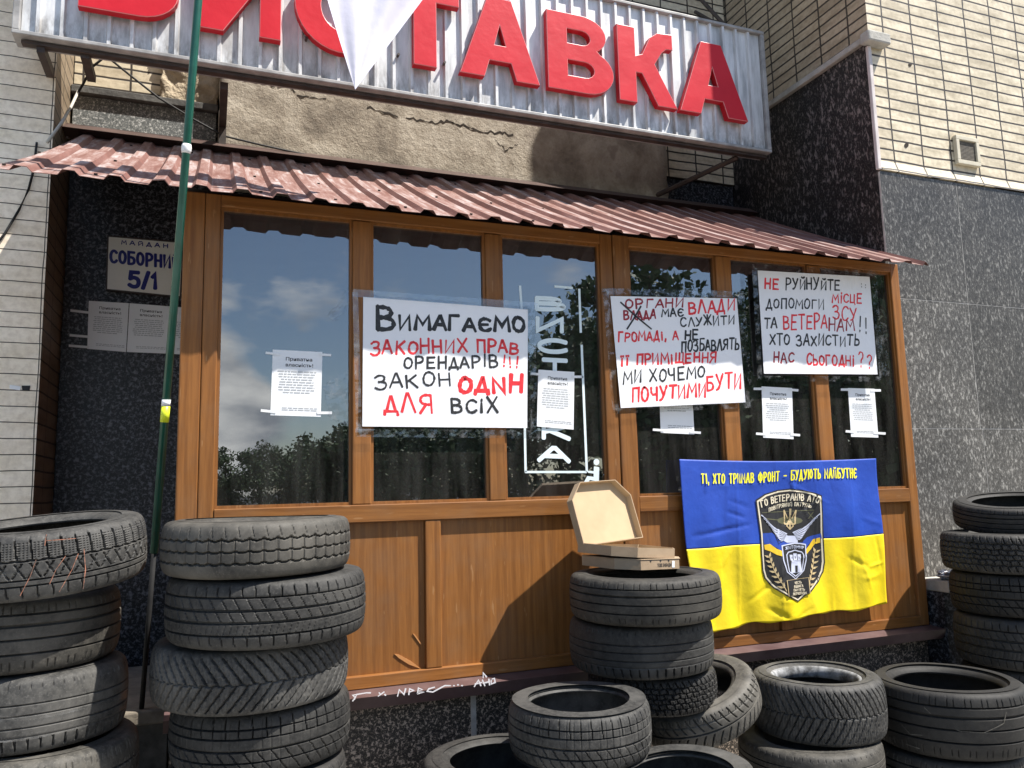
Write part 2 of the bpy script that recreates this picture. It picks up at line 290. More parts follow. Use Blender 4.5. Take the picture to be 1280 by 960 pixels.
# ------------------------------------------------------------------ helpers: geometry
def thing(name, label, cat, loc=(0, 0, 0), group=None, kind=None):
    o = bpy.data.objects.new(name, None); COL.objects.link(o); o.location = loc; o.empty_display_size = .1
    return tag(o, label, cat, group, kind)
def tag(o, label=None, cat=None, group=None, kind=None):
    if label: o['label'] = label
    if cat: o['category'] = cat
    if group: o['group'] = group
    if kind: o['kind'] = kind
    return o
class MB:
    def __init__(s): s.v = []; s.f = []; s.m = []
    def add(s, vs, fs, mi=0):
        n = len(s.v); s.v += [Vector(p) for p in vs]; s.f += [tuple(i+n for i in f) for f in fs]; s.m += [mi]*len(fs); return s
    def box(s, x0, x1, y0, y1, z0, z1, mi=0, skip=()):
        vs = [(x0, y0, z0), (x1, y0, z0), (x1, y1, z0), (x0, y1, z0), (x0, y0, z1), (x1, y0, z1), (x1, y1, z1), (x0, y1, z1)]
        fs = {'b': (0, 3, 2, 1), 't': (4, 5, 6, 7), 'f': (0, 1, 5, 4), 'k': (2, 3, 7, 6), 'l': (3, 0, 4, 7), 'r': (1, 2, 6, 5)}
        return s.add(vs, [f for k, f in fs.items() if k not in skip], mi)
    def tube(s, pts, r, n=10, mi=0):
        pts = [Vector(p) for p in pts]; rings = []
        for i, p in enumerate(pts):
            d = (pts[min(i+1, len(pts)-1)]-pts[max(i-1, 0)]).normalized()
            a = d.cross(Vector((0, 0, 1)) if abs(d.z) < .95 else Vector((1, 0, 0))).normalized(); b = d.cross(a)
            rr = r[i] if isinstance(r, (list, tuple)) else r
            rings.append([p+(a*math.cos(6.28318*k/n)+b*math.sin(6.28318*k/n))*rr for k in range(n)])
        vs = [q for g in rings for q in g]; fs = []
        for i in range(len(pts)-1):
            for k in range(n): fs.append((i*n+k, i*n+(k+1) % n, (i+1)*n+(k+1) % n, (i+1)*n+k))
        fs.append(tuple(range(n))[::-1]); fs.append(tuple((len(pts)-1)*n+k for k in range(n)))
        return s.add(vs, fs, mi)
    def prism(s, poly, d, mi=0):           # planar polygon (world points) thickened along d
        n = len(poly); d = Vector(d); vs = [Vector(p) for p in poly]+[Vector(p)+d for p in poly]
        return s.add(vs, [tuple(range(n))[::-1], tuple(range(n, 2*n))]+[(i, (i+1) % n, n+(i+1) % n, n+i) for i in range(n)], mi)
    def build(s, name, mats, parent=None, smooth=False, bevel=0, origin=None):
        me = bpy.data.meshes.new(name); o = bpy.data.objects.new(name, me); COL.objects.link(o)
        off = Vector((0, 0, 0))
        if parent:
            p = parent
            while p: off += p.location; p = p.parent
        loc = Vector(origin)-off if origin is not None else Vector((0, 0, 0))
        base = off+loc
        me.from_pydata([tuple(p-base) for p in s.v], [], s.f); o.location = loc
        for k in ([mats] if isinstance(mats, str) else mats): me.materials.append(MATS[k])
        me.polygons.foreach_set('material_index', s.m); me.update()
        bm = bmesh.new(); bm.from_mesh(me); bmesh.ops.recalc_face_normals(bm, faces=bm.faces); bm.to_mesh(me); bm.free()
        if smooth:
            for q in me.polygons: q.use_smooth = True
        if parent: o.parent = parent
        if bevel:
            b = o.modifiers.new('bevel', 'BEVEL'); b.width = bevel; b.segments = 2; b.limit_method = 'ANGLE'
        return o
def part(parent, name, mats, x0, x1, y0, y1, z0, z1, bevel=.003):
    return MB().box(x0, x1, y0, y1, z0, z1).build(name, mats, parent, bevel=bevel)

# ------------------------------------------------------------------ the setting
g = MB().box(-300, 300, -300, 300, -.5, 0).build('ground', 'asphalt'); tag(g, kind='structure')
g = MB().box(-14, 14, -5.2, 1.5, .004, .02).build('pavement', 'paving'); tag(g, kind='structure')
g = MB().box(-14, 14, -5.38, -5.203, 0.001, .12).build('kerb', 'kerb_stone'); tag(g, kind='structure')

# ------------------------------------------------------------------ the building round the porch
B = thing('building', 'cream tiled building with granite cladding round a deep recess', 'building', (0, 1.5, 0))
part(B, 'granite_wall', 'granite_dark', -.80, 3.855, 1.52, 1.8, 0, 3.78)
part(B, 'tile_wall', 'tile_front', -.80, 3.855, 1.50, 1.8, 3.782, 7.5)
part(B, 'granite_slab', 'granite_slab', -.79, -.012, 1.45, 1.519, 3.36, 3.764)
MB().box(-.80, -.004, 1.418, 1.52, 3.766, 3.812).build('ledge', 'stone_dark', B, bevel=.006)
# plaster beam with an uneven face and broken top
SURF = {}
def plaster_panel(name, x0, x1, z0, z1, y, mat, amp, nx, nz, thick, seed):
    rs = np.random.RandomState(seed); mb = MB(); vs = []
    hh = rs.randn(nz+1, nx+1)
    for _ in range(2): hh = (hh+np.roll(hh, 1, 0)+np.roll(hh, -1, 0)+np.roll(hh, 1, 1)+np.roll(hh, -1, 1))/5
    for j in range(nz+1):
        for i in range(nx+1):
            ed = i in (0, nx) or j in (0, nz)
            vs.append((x0+(x1-x0)*i/nx+(0 if not ed else rs.uniform(-.01, .01)), y+hh[j, i]*amp, z0+(z1-z0)*j/nz))
    fs = [(j*(nx+1)+i, j*(nx+1)+i+1, (j+1)*(nx+1)+i+1, (j+1)*(nx+1)+i) for j in range(nz) for i in range(nx)]
    def surf(x, z):
        i_ = min(nx-1, max(0, int((x-x0)/(x1-x0)*nx))); j_ = min(nz-1, max(0, int((z-z0)/(z1-z0)*nz)))
        return min(y+amp*hh[j_+a, i_+b] for a in (0, 1) for b in (0, 1))*.5+.5*(y+amp*sum(hh[j_+a, i_+b] for a in (0, 1) for b in (0, 1))/4)
    SURF[name] = surf
    mb.add(vs, fs)
    n = len(vs); rim = [i for i in range(nx+1)]+[(j+1)*(nx+1)-1+0 for j in range(1, nz+1)]+[nz*(nx+1)+i for i in range(nx-1, -1, -1)]+[j*(nx+1) for j in range(nz-1, 0, -1)]
    rim = list(dict.fromkeys(rim)); back = [(vs[k][0], y+thick, vs[k][2]) for k in rim]
    mb.v += [Vector(b) for b in back]; q = len(rim)
    for k in range(q):
        mb.f.append((rim[k], rim[(k+1) % q], n+(k+1) % q, n+k)); mb.m.append(0)
    return mb.build(name, mat, B, smooth=True)
plaster_panel('plaster_beam', .005, 3.14, 3.30, 4.45, 1.352, 'plaster', .008, 60, 24, .15, 3)
plaster_panel('rough_plaster', -.33, .0, 3.805, 4.45, 1.455, 'plaster_rough', .03, 18, 30, .04, 5)
def jag(pts, n, amp, seed):
    rs = random.Random(seed); out = []
    for a, b in zip(pts, pts[1:]):
        for k in range(n): out.append((a[0]+(b[0]-a[0])*k/n+rs.uniform(-amp, amp)*.4, a[1]+(b[1]-a[1])*k/n+rs.uniform(-amp, amp)))
    out.append(pts[-1]); return out
def crack(pts, w, seed, y=1.3445):
    mb = MB(); rs = random.Random(seed); pp = jag(pts, 7, 2.2, seed); top = []; bot = []
    for u, v in pp:
        k = rs.uniform(.2, 1)*w; top.append(P(u, v-k, y)); bot.append(P(u, v+k, y))
    for p_ in top+bot: p_.y = SURF['plaster_beam'](p_.x, p_.z)-.0012
    n = len(pp); mb.add(top+bot, [(i, i+1, n+i+1, n+i) for i in range(n-1)]); return mb
c = crack([(306, 100), (340, 106), (362, 108), (372, 119), (408, 123)], 1.5, 1); c.f += []; c.build('crack', 'crack_dark', B)
crack([(458, 133), (498, 146)], 1.6, 2).build('crack', 'crack_dark', B)
crack([(508, 147), (540, 153), (566, 152), (588, 161), (618, 165), (642, 168)], 1.8, 3).build('crack', 'crack_dark', B)
crack([(620, 176), (632, 187), (648, 180)], 1.4, 4).build('crack', 'crack_dark', B)
# left tiled pillar
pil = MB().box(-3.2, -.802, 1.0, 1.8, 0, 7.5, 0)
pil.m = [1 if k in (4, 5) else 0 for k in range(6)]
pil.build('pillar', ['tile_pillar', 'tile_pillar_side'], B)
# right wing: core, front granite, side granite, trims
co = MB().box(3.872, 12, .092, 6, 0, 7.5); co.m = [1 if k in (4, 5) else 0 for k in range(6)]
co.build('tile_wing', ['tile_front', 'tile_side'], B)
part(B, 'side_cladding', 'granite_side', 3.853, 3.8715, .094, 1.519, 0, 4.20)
for (z0, z1) in ((0, 1.735), (1.7385, 2.535), (2.5385, 3.345)):
    xs = [3.853, 4.505, 5.36, 6.2, 7.2, 8.4, 12]
    if z1 < 2: xs = [3.853, 4.52, 5.30, 6.2, 7.2, 8.4, 12]
    for a, b in zip(xs, xs[1:]): MB().box(a+.002, b-.002, .078, .0915, z0, z1).build('granite_panel', 'granite_front', B, bevel=.0015)
MB().box(3.853, 12, .0795, .0918, 0, 3.34).build('cladding_joint', 'mortar_pale', B)
part(B, 'corner_trim', 'corner_trim', 3.838, 3.866, .070, .0935, 3.352, 4.17, .004)
part(B, 'side_ledge', 'concrete', 3.825, 3.8712, .10, 1.498, 4.203, 4.245, .006)
MB().box(3.80, 3.985, .02, .0985, 4.175, 4.25).build('corner_stone', 'concrete', B, bevel=.012)
# slightly flared bottom row of tiles over the granite
fl = MB(); fl.add([(3.87, .068, 3.352), (12, .068, 3.352), (12, .0915, 3.42), (3.87, .0915, 3.42), (3.87, .0915, 3.352), (12, .0915, 3.352)], [(0, 1, 2, 3), (0, 4, 5, 1), (0, 3, 4), (1, 5, 2)])
fl.build('tile_skirt', 'tile_front', B)
for u, v, k_ in ((1138, 81, 2.6), (1133, 181, 3.4)):
    rs_ = random.Random(int(u)); MB().prism([P(u+k_*rs_.uniform(.6, 1.2)*math.cos(a*.785), v+k_*rs_.uniform(.5, 1.2)*math.sin(a*.785), .0893) for a in range(8)], (0, .003, 0)).build('chipped_tile', 'crack_dark', B)
# stone floor of the recess on the left, plinths
part(B, 'stone_step', 'step_stone', -.8, -.13, .08, 1.0, .55, .605, .008)
part(B, 'step_base', 'stone_dark', -.8, -.13, .12, 1.0, 0, .549, .004)
part(B, 'stone_ledge', 'concrete', 3.87, 4.32, -.13, .0775, .80, .865, .008)
part(B, 'ledge_base', 'granite_dark', 3.872, 4.30, -.09, .0775, 0, .799, .004)

# ------------------------------------------------------------------ the wooden porch
PZ0, PZT = 1.385, 2.667          # panes
PR = thing('porch', 'brown wooden glazed porch with panelled base and corrugated red roof', 'porch', (1.87, 0, .6))
def post(x0, x1, z0=.613, z1=2.722, y0=0, y1=.07): return part(PR, 'post', 'wood_upright', x0, x1, y0, y1, z0, z1, .005)
post(-.125, -.043); post(-.0415, .020)
post(.582, .665, PZ0, 2.664); post(1.216, 1.295, PZ0, 2.664)
post(1.835, 1.905, .667); post(1.9075, 2.000, .667, y0=-.006)
post(2.536, 2.630, PZ0, 2.664); post(3.158, 3.251, PZ0, 2.664); post(3.782, 3.848)
def rail(x0, x1, z0, z1, y0=-.003, y1=.066): return part(PR, 'rail', 'wood_level', x0, x1, y0, y1, z0, z1, .004)
rail(.0205, 1.8345, PZT, 2.72); rail(2.0005, 3.7815, PZT, 2.72)
rail(.0205, 1.8345, 1.307, PZ0-.0005); rail(2.0005, 3.7815, 1.307, PZ0-.0005)
rail(.0205, 1.9, .613, .6665); rail(1.9, 3.7815, .613, .6665)
post(.906, .979, .667, 1.3065); 
for x0, x1 in ((.0205, .9055), (.9795, 1.8345), (2.0005, 2.82), (2.8935, 3.7815)):
    part(PR, 'panel', 'wood_upright', x0, x1, .022, .05, .667, 1.3065, 0)
post(2.8205, 2.893, .667, 1.3065)
panes = [(.0205, .5815), (.6655, 1.2155), (1.2955, 1.8345), (2.0005, 2.5355), (2.6305, 3.1575), (3.2515, 3.7815)]
for x0, x1 in panes:
    f = MB()
    w = .012
    f.box(x0, x1, .012, .05, PZ0, PZ0+w); f.box(x0, x1, .012, .05, PZT-w, PZT-.0005); f.box(x0, x0+w, .012, .05, PZ0+w, PZT-w); f.box(x1-w, x1, .012, .05, PZ0+w, PZT-w)
    fo = f.build('window_frame', 'wood_upright', PR)
    gp = MB().box(x0+w, x1-w, .026, .032, PZ0+w, PZT-w); gp.m = [1, 1, 0, 1, 1, 1]
    gp.build('pane', ['window_glass', 'clear'], fo)
MB().box(-.122, 3.846, .0705, .09, 2.64, 2.76).build('inner_header', 'interior', PR)
# side wall, floor and ceiling that close the porch
part(PR, 'side_wall', 'wood_upright', -.122, -.085, .0715, 1.44, .61, 2.74, .002)
MB().box(-.08, 3.85, .055, 1.515, .56, .60).build('porch_floor', 'interior', PR)
MB().box(-.08, 3.85, 1.49, 1.515, .602, 3.2).build('inner_wall', 'interior', PR)
MB().box(-.08, 3.85, .095, 1.488, 2.72, 2.76).build('ceiling', 'interior', PR)
s = MB().add([(-.14, .0, .612), (3.86, .0, .612), (3.86, -.095, .602), (-.14, -.095, .602), (-.14, -.074, .552), (3.86, -.074, .552), (-.14, -.068, .549), (3.86, -.068, .549), (-.14, 0, .556), (3.86, 0, .556)],
             [(0, 3, 2, 1), (3, 4, 5, 2), (4, 6, 7, 5), (6, 8, 9, 7), (8, 0, 1, 9), (0, 8, 6, 4, 3), (1, 2, 5, 7, 9)])
sill = s.build('sill', 'sill_paint', PR)
MB().box(-.12, 3.852, .03, .3, 0, .546).build('plinth', 'granite_plinth', PR)
a = P(592, 900, .027); MB().box(a.x-.012, a.x+.012, .024, .0295, 0, .545).build('plinth_joint', 'mortar_pale', PR)
# corrugated roof: trapezoid ribs running down the slope
def roof():
    mb = MB(); yb, zb, yf, zf = 1.34, 3.475, -.215, 2.655
    x0, x1, pitch, hgt = -.80, 3.845, .156, .0175
    prof = []; x = x0
    while x < x1:
        prof += [(x, 0), (x+.082, 0), (x+.098, hgt), (x+.140, hgt)]; x += pitch
    prof = [p for p in prof if p[0] < x1]+[(x1, 0)]
    ny = 10; n = len(prof); rs = random.Random(4)
    wav = [rs.uniform(-.004, .004) for _ in prof]; jit = [rs.uniform(-.003, .003)+.004*math.sin(px*2.3) for px, _ in prof]
    nrm = Vector((0, -(zb-zf), (yb-yf))).normalized()
    nrm = Vector((0, -math.sin(math.atan2(zb-zf, yb-yf)), math.cos(math.atan2(zb-zf, yb-yf))))
    vs = []
    for side in (0, 1):
        for j in range(ny+1):
            t = j/ny
            for i, (px, ph) in enumerate(prof):
                yy = yb+(yf-yb)*t+(jit[i]*t if j == ny else 0); sag = -.018*math.sin(math.pi*t)+wav[i]*t
                vs.append(Vector((px+(.075*(1-t)**.7 if i == 0 else 0), yy, zb+(zf-zb)*t+sag))+nrm*(ph-side*.0022))
    q = (ny+1)*n; fs = []
    for side in (0, 1):
        for j in range(ny):
            for i in range(n-1):
                a = side*q+j*n+i; f = (a, a+1, a+n+1, a+n); fs.append(f if side == 0 else f[::-1])
    for i in range(n-1):
        fs.append((i, i+1, q+i+1, q+i)); a = ny*n+i; fs.append((a, a+1, q+a+1, q+a))
    for j in range(ny):
        for i in (0, n-1): a = j*n+i; fs.append((a, a+n, q+a+n, q+a))
    mb.add(vs, fs)
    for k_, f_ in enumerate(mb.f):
        if k_ < ny*(n-1): mb.m[k_] = 1 if (k_ % (n-1)) % 4 in (0, 2) else 0  # chalky flats paler; shade of the rib sides is put into the darker red
    ro = mb.build('roof', ['roof_sheet', 'roof_chalk_lit'], PR)
    sc = MB()
    for px, ph in prof:
        if ph > 0: continue
    for k in range(0, int((x1-x0)/pitch)):
        if k % 2: continue
        for t in (.12, .55, .93):
            yy = yb+(yf-yb)*t; zz = zb+(zf-zb)*t-.018*math.sin(math.pi*t)
            c0 = Vector((x0+k*pitch+.04, yy, zz))+nrm*.0005; sc = MB(); sc.tube([c0, c0+nrm*.007], .007, 6); sc.build('roof_screw', 'dark_metal', ro)
    fl = MB().add([(-.80, 1.336, 3.45), (3.85, 1.336, 3.45), (3.85, 1.22, 3.462), (-.80, 1.22, 3.462), (-.8, 1.336, 3.535), (3.85, 1.336, 3.535)], [(0, 1, 2, 3), (3, 2, 5, 4), (0, 4, 5, 1), (0, 3, 4), (1, 5, 2)])
    fl.box(-.80, -.0125, 1.3365, 1.4485, 3.49, 3.53); fl.box(3.142, 3.852, 1.3365, 1.5185, 3.49, 3.53)
    fl.build('flashing', 'brown_flashing', PR)
    rf = MB()
    for k in range(9): xx = -.06+k*.485; rf.add([(xx, .0, 2.685), (xx+.04, 0, 2.685), (xx+.04, 1.3, 3.375), (xx, 1.3, 3.375), (xx, .0, 2.742), (xx+.04, 0, 2.742), (xx+.04, 1.3, 3.43), (xx, 1.3, 3.43)], [(0, 3, 2, 1), (4, 5, 6, 7), (0, 1, 5, 4), (2, 3, 7, 6), (0, 4, 7, 3), (1, 2, 6, 5)])
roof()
# chips of torn laminate on the lower panel
for pts in (((493, 817.5), (499, 818.5), (514, 826.5), (527, 836.5), (511, 830.5), (499, 823)), ((516, 792), (518.5, 793), (527, 805), (526, 806))):
    y0 = .0175
    MB().prism([P(u, v, y0) for u, v in pts], (0, .004, 0)).build('splinter', 'splinter_wood', PR)

# ------------------------------------------------------------------ stroke lettering (hand writing)
GL = {
'А': ['0,0 .45,1 .55,1 1,0', '.18,.36 .82,.36'], 'Б': ['.9,1 .08,1 .08,0', '~.08,.56 .6,.58 .95,.42 .92,.12 .6,0 .08,0'],
'В': ['.08,0 .08,1', '~.08,1 .6,1 .85,.86 .8,.62 .5,.54 .08,.53', '~.1,.53 .6,.54 .97,.4 .95,.12 .6,0 .08,0'], 'Г': ['.1,0 .1,1 .9,1'],
'Д': ['0,-.16 .03,.06 .97,.06 1,-.16', '.16,.06 .48,1 .56,1 .84,.06'], 'Е': ['.9,1 .1,1 .1,0 .92,0', '.1,.52 .78,.52'],
'Є': ['~.95,.86 .7,1 .35,1 .06,.75 .05,.3 .3,0 .7,0 .97,.16', '.08,.5 .72,.52'], 'Ж': ['.5,0 .5,1', '.04,1 .46,.5 .02,0', '.96,1 .54,.5 .98,0'],
'З': ['~.06,.86 .35,1.02 .75,.98 .86,.78 .7,.56 .35,.53', '~.38,.53 .85,.5 .98,.28 .8,.02 .4,-.06 .04,.1'], 'И': ['.08,1 .08,0 .9,1 .9,0'], 'N': ['.08,0 .08,1 .9,0 .9,1'],
'І': ['.5,0 .5,1'], 'і': ['.5,0 .5,.72', '.5,.93 .5,1.02'], 'Ї': ['.5,0 .5,.74', '.2,.95 .2,1.03', '.8,.95 .8,1.03'], 'Й': ['.08,.85 .08,0 .9,.85 .9,0', '~.25,1.1 .5,1 .75,1.1'],
'К': ['.1,0 .1,1', '.9,1 .14,.5', '.3,.6 .95,0'], 'Л': ['0,0 .42,1 .54,1 1,0'], 'М': ['.02,0 .12,1 .5,.35 .88,1 .98,0'], 'Н': ['.08,0 .08,1', '.92,0 .92,1', '.08,.5 .92,.5'],
'О': ['~.52,1 .2,.94 .04,.6 .08,.2 .4,0 .75,.06 .97,.42 .9,.82 .52,1.0 .42,.99'], 'П': ['.1,0 .1,1 .92,1 .92,0'], 'Р': ['.1,-.05 .1,1', '~.1,1 .6,1.02 .94,.86 .9,.58 .55,.45 .1,.44'],
'С': ['~.95,.84 .7,1 .35,.98 .06,.7 .06,.3 .3,.02 .7,0 .96,.18'], 'Т': ['.02,1 .98,1', '.5,1 .5,0'], 'У': ['.04,1 .5,.42', '~.96,1 .62,.4 .4,.05 .1,-.02'],
'Х': ['.04,1 .96,0', '.94,1 .04,0'], 'Ц': ['.06,1 .06,.04 .86,.04 .98,-.18', '.82,1 .82,.04'], 'Ч': ['~.08,1 .1,.6 .35,.42 .86,.5', '.88,1 .88,0'],
'Ш': ['.04,1 .04,0 .96,0 .96,1', '.5,1 .5,0'], 'Щ': ['.04,1 .04,.02 .9,.02 1,-.18', '.46,1 .46,.02', '.88,1 .88,.02'], 'Ь': ['.1,1 .1,0', '~.1,.52 .6,.54 .95,.36 .9,.08 .55,0 .1,0'],
'Ю': ['.04,0 .04,1', '.04,.5 .4,.5', '~.7,1 .42,.7 .42,.3 .7,0 .98,.3 .98,.7 .7,1 .62,.96'], 'Я': ['.9,0 .9,1', '~.9,1 .4,1.02 .08,.82 .14,.55 .45,.46 .9,.46', '.5,.46 .04,-.05'], 'R': ['.1,0 .1,1', '~.1,1 .7,1 .9,.75 .6,.5 .1,.5', '.45,.5 .95,0'],
'!': ['.5,1 .5,.34', '.5,.1 .5,0'], '?': ['~.1,.8 .35,1 .8,.95 .85,.65 .5,.45 .48,.3', '.48,.08 .48,0'], ',': ['.5,.1 .35,-.18'], '.': ['.4,.06 .6,0'], ':': ['.5,.7 .5,.6', '.5,.2 .5,.1'], '-': ['.1,.5 .9,.5'],
'N_': [],
}
WD = {'і': .35, 'І': .35, 'Ї': .5, '!': .35, ',': .35, '.': .3, ':': .3, ' ': .55, 'М': 1.15, 'Ш': 1.2, 'Щ': 1.2, 'Ж': 1.15, 'Ю': 1.2, 'Г': .8, 'Ь': .8, '?': .7}
def smooth_pts(p):
    for _ in range(2):
        q = [p[0]]
        for a, b in zip(p, p[1:]): q += [(a[0]*.75+b[0]*.25, a[1]*.75+b[1]*.25), (a[0]*.25+b[0]*.75, a[1]*.25+b[1]*.75)]
        p = q+[p[-1]]
    return p
class Ink:
    def __init__(s): s.mb = MB(); s.n = 0
    def stroke(s, pts, w, nrm=Vector((0, -1, 0)), up=None, rs=random):
        pts = [p for i, p in enumerate(pts) if i == 0 or (p-pts[i-1]).length > 1e-5]
        if len(pts) < 2: return
        a = (pts[0]-pts[1]).normalized(); b = (pts[-1]-pts[-2]).normalized()
        pts = [pts[0]+a*w*.42, pts[0]+a*w*.15]+pts[1:-1]+[pts[-1]+b*w*.15, pts[-1]+b*w*.42] if len(pts) > 2 else [pts[0]+a*w*.42, pts[0]+a*w*.15, pts[-1]+b*w*.15, pts[-1]+b*w*.42]
        s.n += 1; off = nrm*(.00003*(s.n % 14)); l = []; r = []
        for i, p in enumerate(pts):
            d1 = (p-pts[i-1]).normalized() if i else None; d2 = (pts[i+1]-p).normalized() if i < len(pts)-1 else None
            d = ((d1 or d2)+(d2 or d1)); d = d.normalized() if d.length > 1e-4 else (d1 or d2)
            side = nrm.cross(d); k = 1.0
            if d1 and d2: k = min(1.6, 1/max(.45, abs(d.dot(d1))))
            ww = w*.5*k*(.55 if i in (0, len(pts)-1) else rs.uniform(.72, 1.22))
            l.append(p+side*ww+off); r.append(p-side*ww+off)
        n = len(pts); s.mb.add(l+r, [(i, i+1, n+i+1, n+i) for i in range(n-1)])
def write(ink, text, x0, y0, x1, y1, h, w, plane, seed=0, gap=.28):
    """text from photo pixel (x0,y0) to (x1,y1) along its base line, letters h pixels high, on the wall plane"""
    rs = random.Random(seed+len(text)*13+int(x0)); tot = sum(WD.get(ch, .9)+gap for ch in text)-gap; u = 0
    for ch in text:
        wd = WD.get(ch, .9)
        if ch != ' ':
            ju, jv, sl, sz = rs.uniform(-.05, .05), rs.uniform(-.07, .07), rs.uniform(-.08, .10), rs.uniform(.90, 1.12)
            for st in GL[ch]:
                sm = st.startswith('~'); pp = [tuple(map(float, q.split(','))) for q in st.lstrip('~').split()]
                if sm: pp = smooth_pts(pp)
                w3 = []
                for gx, gy in pp:
                    gy = gy*sz+jv; t = (u+gx*wd+ju+sl*gy+rs.uniform(-.008, .008))/tot
                    w3.append(P(x0+(x1-x0)*t, y0+(y1-y0)*t-gy*h, plane))
                ink.stroke(w3, w, rs=rs)
        u += wd+gap

# ------------------------------------------------------------------ printed lettering (built-in font turned into a mesh)
_fc = {}
def glyphs(text, bold=0.0):
    if (text, bold) in _fc: return _fc[(text, bold)]
    cu = bpy.data.curves.new('lettering', 'FONT'); cu.body = text; cu.size = 1; cu.offset = bold; cu.resolution_u = 3
    ob = bpy.data.objects.new('lettering', cu); COL.objects.link(ob); dg = bpy.context.evaluated_depsgraph_get(); dg.update()
    me = bpy.data.meshes.new_from_object(ob.evaluated_get(dg)); vs = [(v.co.x, v.co.y) for v in me.vertices]; fs = [tuple(p.vertices) for p in me.polygons]
    bpy.data.objects.remove(ob); bpy.data.curves.remove(cu); bpy.data.meshes.remove(me)
    xs = [v[0] for v in vs] or [0, 1]; x0, x1 = min(xs), max(xs)
    out = ([((x-x0)/(x1-x0), y/.73) for x, y in vs], fs, (x1-x0)/.73); _fc[(text, bold)] = out; return out
def printed(mb, text, fn, bold=0.0, mi=0):
    vs, fs, _ = glyphs(text, bold); mb.add([fn(u, v) for u, v in vs], fs, mi)
def line_fn(x0, y0, x1, y1, h, plane): return lambda u, v: P(x0+(x1-x0)*u, y0+(y1-y0)*u-h*v, plane)

GL['5'] = ['.88,1 .22,1 .14,.55', '~.14,.55 .45,.66 .85,.56 .95,.3 .8,.04 .4,-.02 .06,.12']; GL['1'] = ['.12,.76 .5,1 .5,0']; GL['/'] = ['0,-.05 1,1.05']; GL["'"] = ['.5,1 .45,.7']
WD.update({'1': .55, '/': .45, "'": .3})
class Flat:
    def uniform(s, a, b): return (a+b)/2 if a > 0 else 0
def sans(mb, text, fn, w, gap=.26, bold_nrm=Vector((0, 0, 1))):
    ik = Ink(); ik.mb = mb; tot = sum(WD.get(ch, .9)+gap for ch in text)-gap; u = 0
    for ch in text:
        wd = WD.get(ch, .9)
        if ch != ' ':
            for st in GL[ch]:
                pp = [tuple(map(float, q.split(','))) for q in st.lstrip('~').split()]
                if st.startswith('~'): pp = smooth_pts(pp)
                ik.stroke([Vector(fn((u+x*wd)/tot, y)) for x, y in pp], w, nrm=bold_nrm, rs=Flat())
        u += wd+gap

# graffiti on the sill
ink = Ink()
def doodle(ink, pts, w, y):
    ink.stroke([P(u, v, y) for u, v in pts], w)
for pts in (((441, 876), (444, 872), (441, 869), (446, 868), (443, 874)), ((446, 868), (458, 866), (463, 866)), ((473, 870), (480, 865)), ((474, 866), (475, 867)), ((481, 868), (482, 869)),
            ((497, 870), (499, 862), (505, 868), (507, 861)), ((511, 868), (512, 861), (517, 863), (512, 865)), ((522, 867), (523, 860), (528, 862), (523, 864), (530, 865), (522, 867)), ((543, 859), (536, 861), (534, 864), (541, 865), (556, 857), (563, 857)),
            ((567, 857), (568, 857)), ((572, 856), (573, 856)), ((577, 857), (578, 857)),
            ((593, 858), (598, 850), (601, 857)), ((594, 855), (602, 853)), ((603, 850), (606, 857)), ((611, 849), (612, 856)), ((604, 854), (612, 852)), ((614, 849), (618, 848), (619, 853), (614, 855), (614, 849)), ((604, 847), (604, 841), (608, 846))):
    doodle(ink, pts, .006, -.0965)
ink.mb.build('graffiti', 'chalk_white', sill)

# ------------------------------------------------------------------ posters
def film(parent, quad, y):
    (a, b, c, d) = quad; n = 14; mb = MB(); rs = random.Random(int(a[0])); vs = []
    for j in range(n+1):
        for i in range(n+1):
            s, t = i/n, j/n
            u = (a[0]*(1-s)+b[0]*s)*(1-t)+(d[0]*(1-s)+c[0]*s)*t; v = (a[1]*(1-s)+b[1]*s)*(1-t)+(d[1]*(1-s)+c[1]*s)*t
            vs.append(P(u+rs.uniform(-1, 1), v+rs.uniform(-1, 1), y-rs.uniform(0, .003)))
    mb.add(vs, [(j*(n+1)+i, j*(n+1)+i+1, (j+1)*(n+1)+i+1, (j+1)*(n+1)+i) for j in range(n) for i in range(n)])
    return mb
def strip(mb, x0, y0, x1, y1, w, y):
    a, b = Vector((x0, y0)), Vector((x1, y1)); d = (b-a).normalized(); s = Vector((-d.y, d.x))*w/2
    q = [P(*(a+s), y), P(*(b+s), y), P(*(b-s), y), P(*(a-s), y)]; mb.prism(q, (0, -.0006, 0))
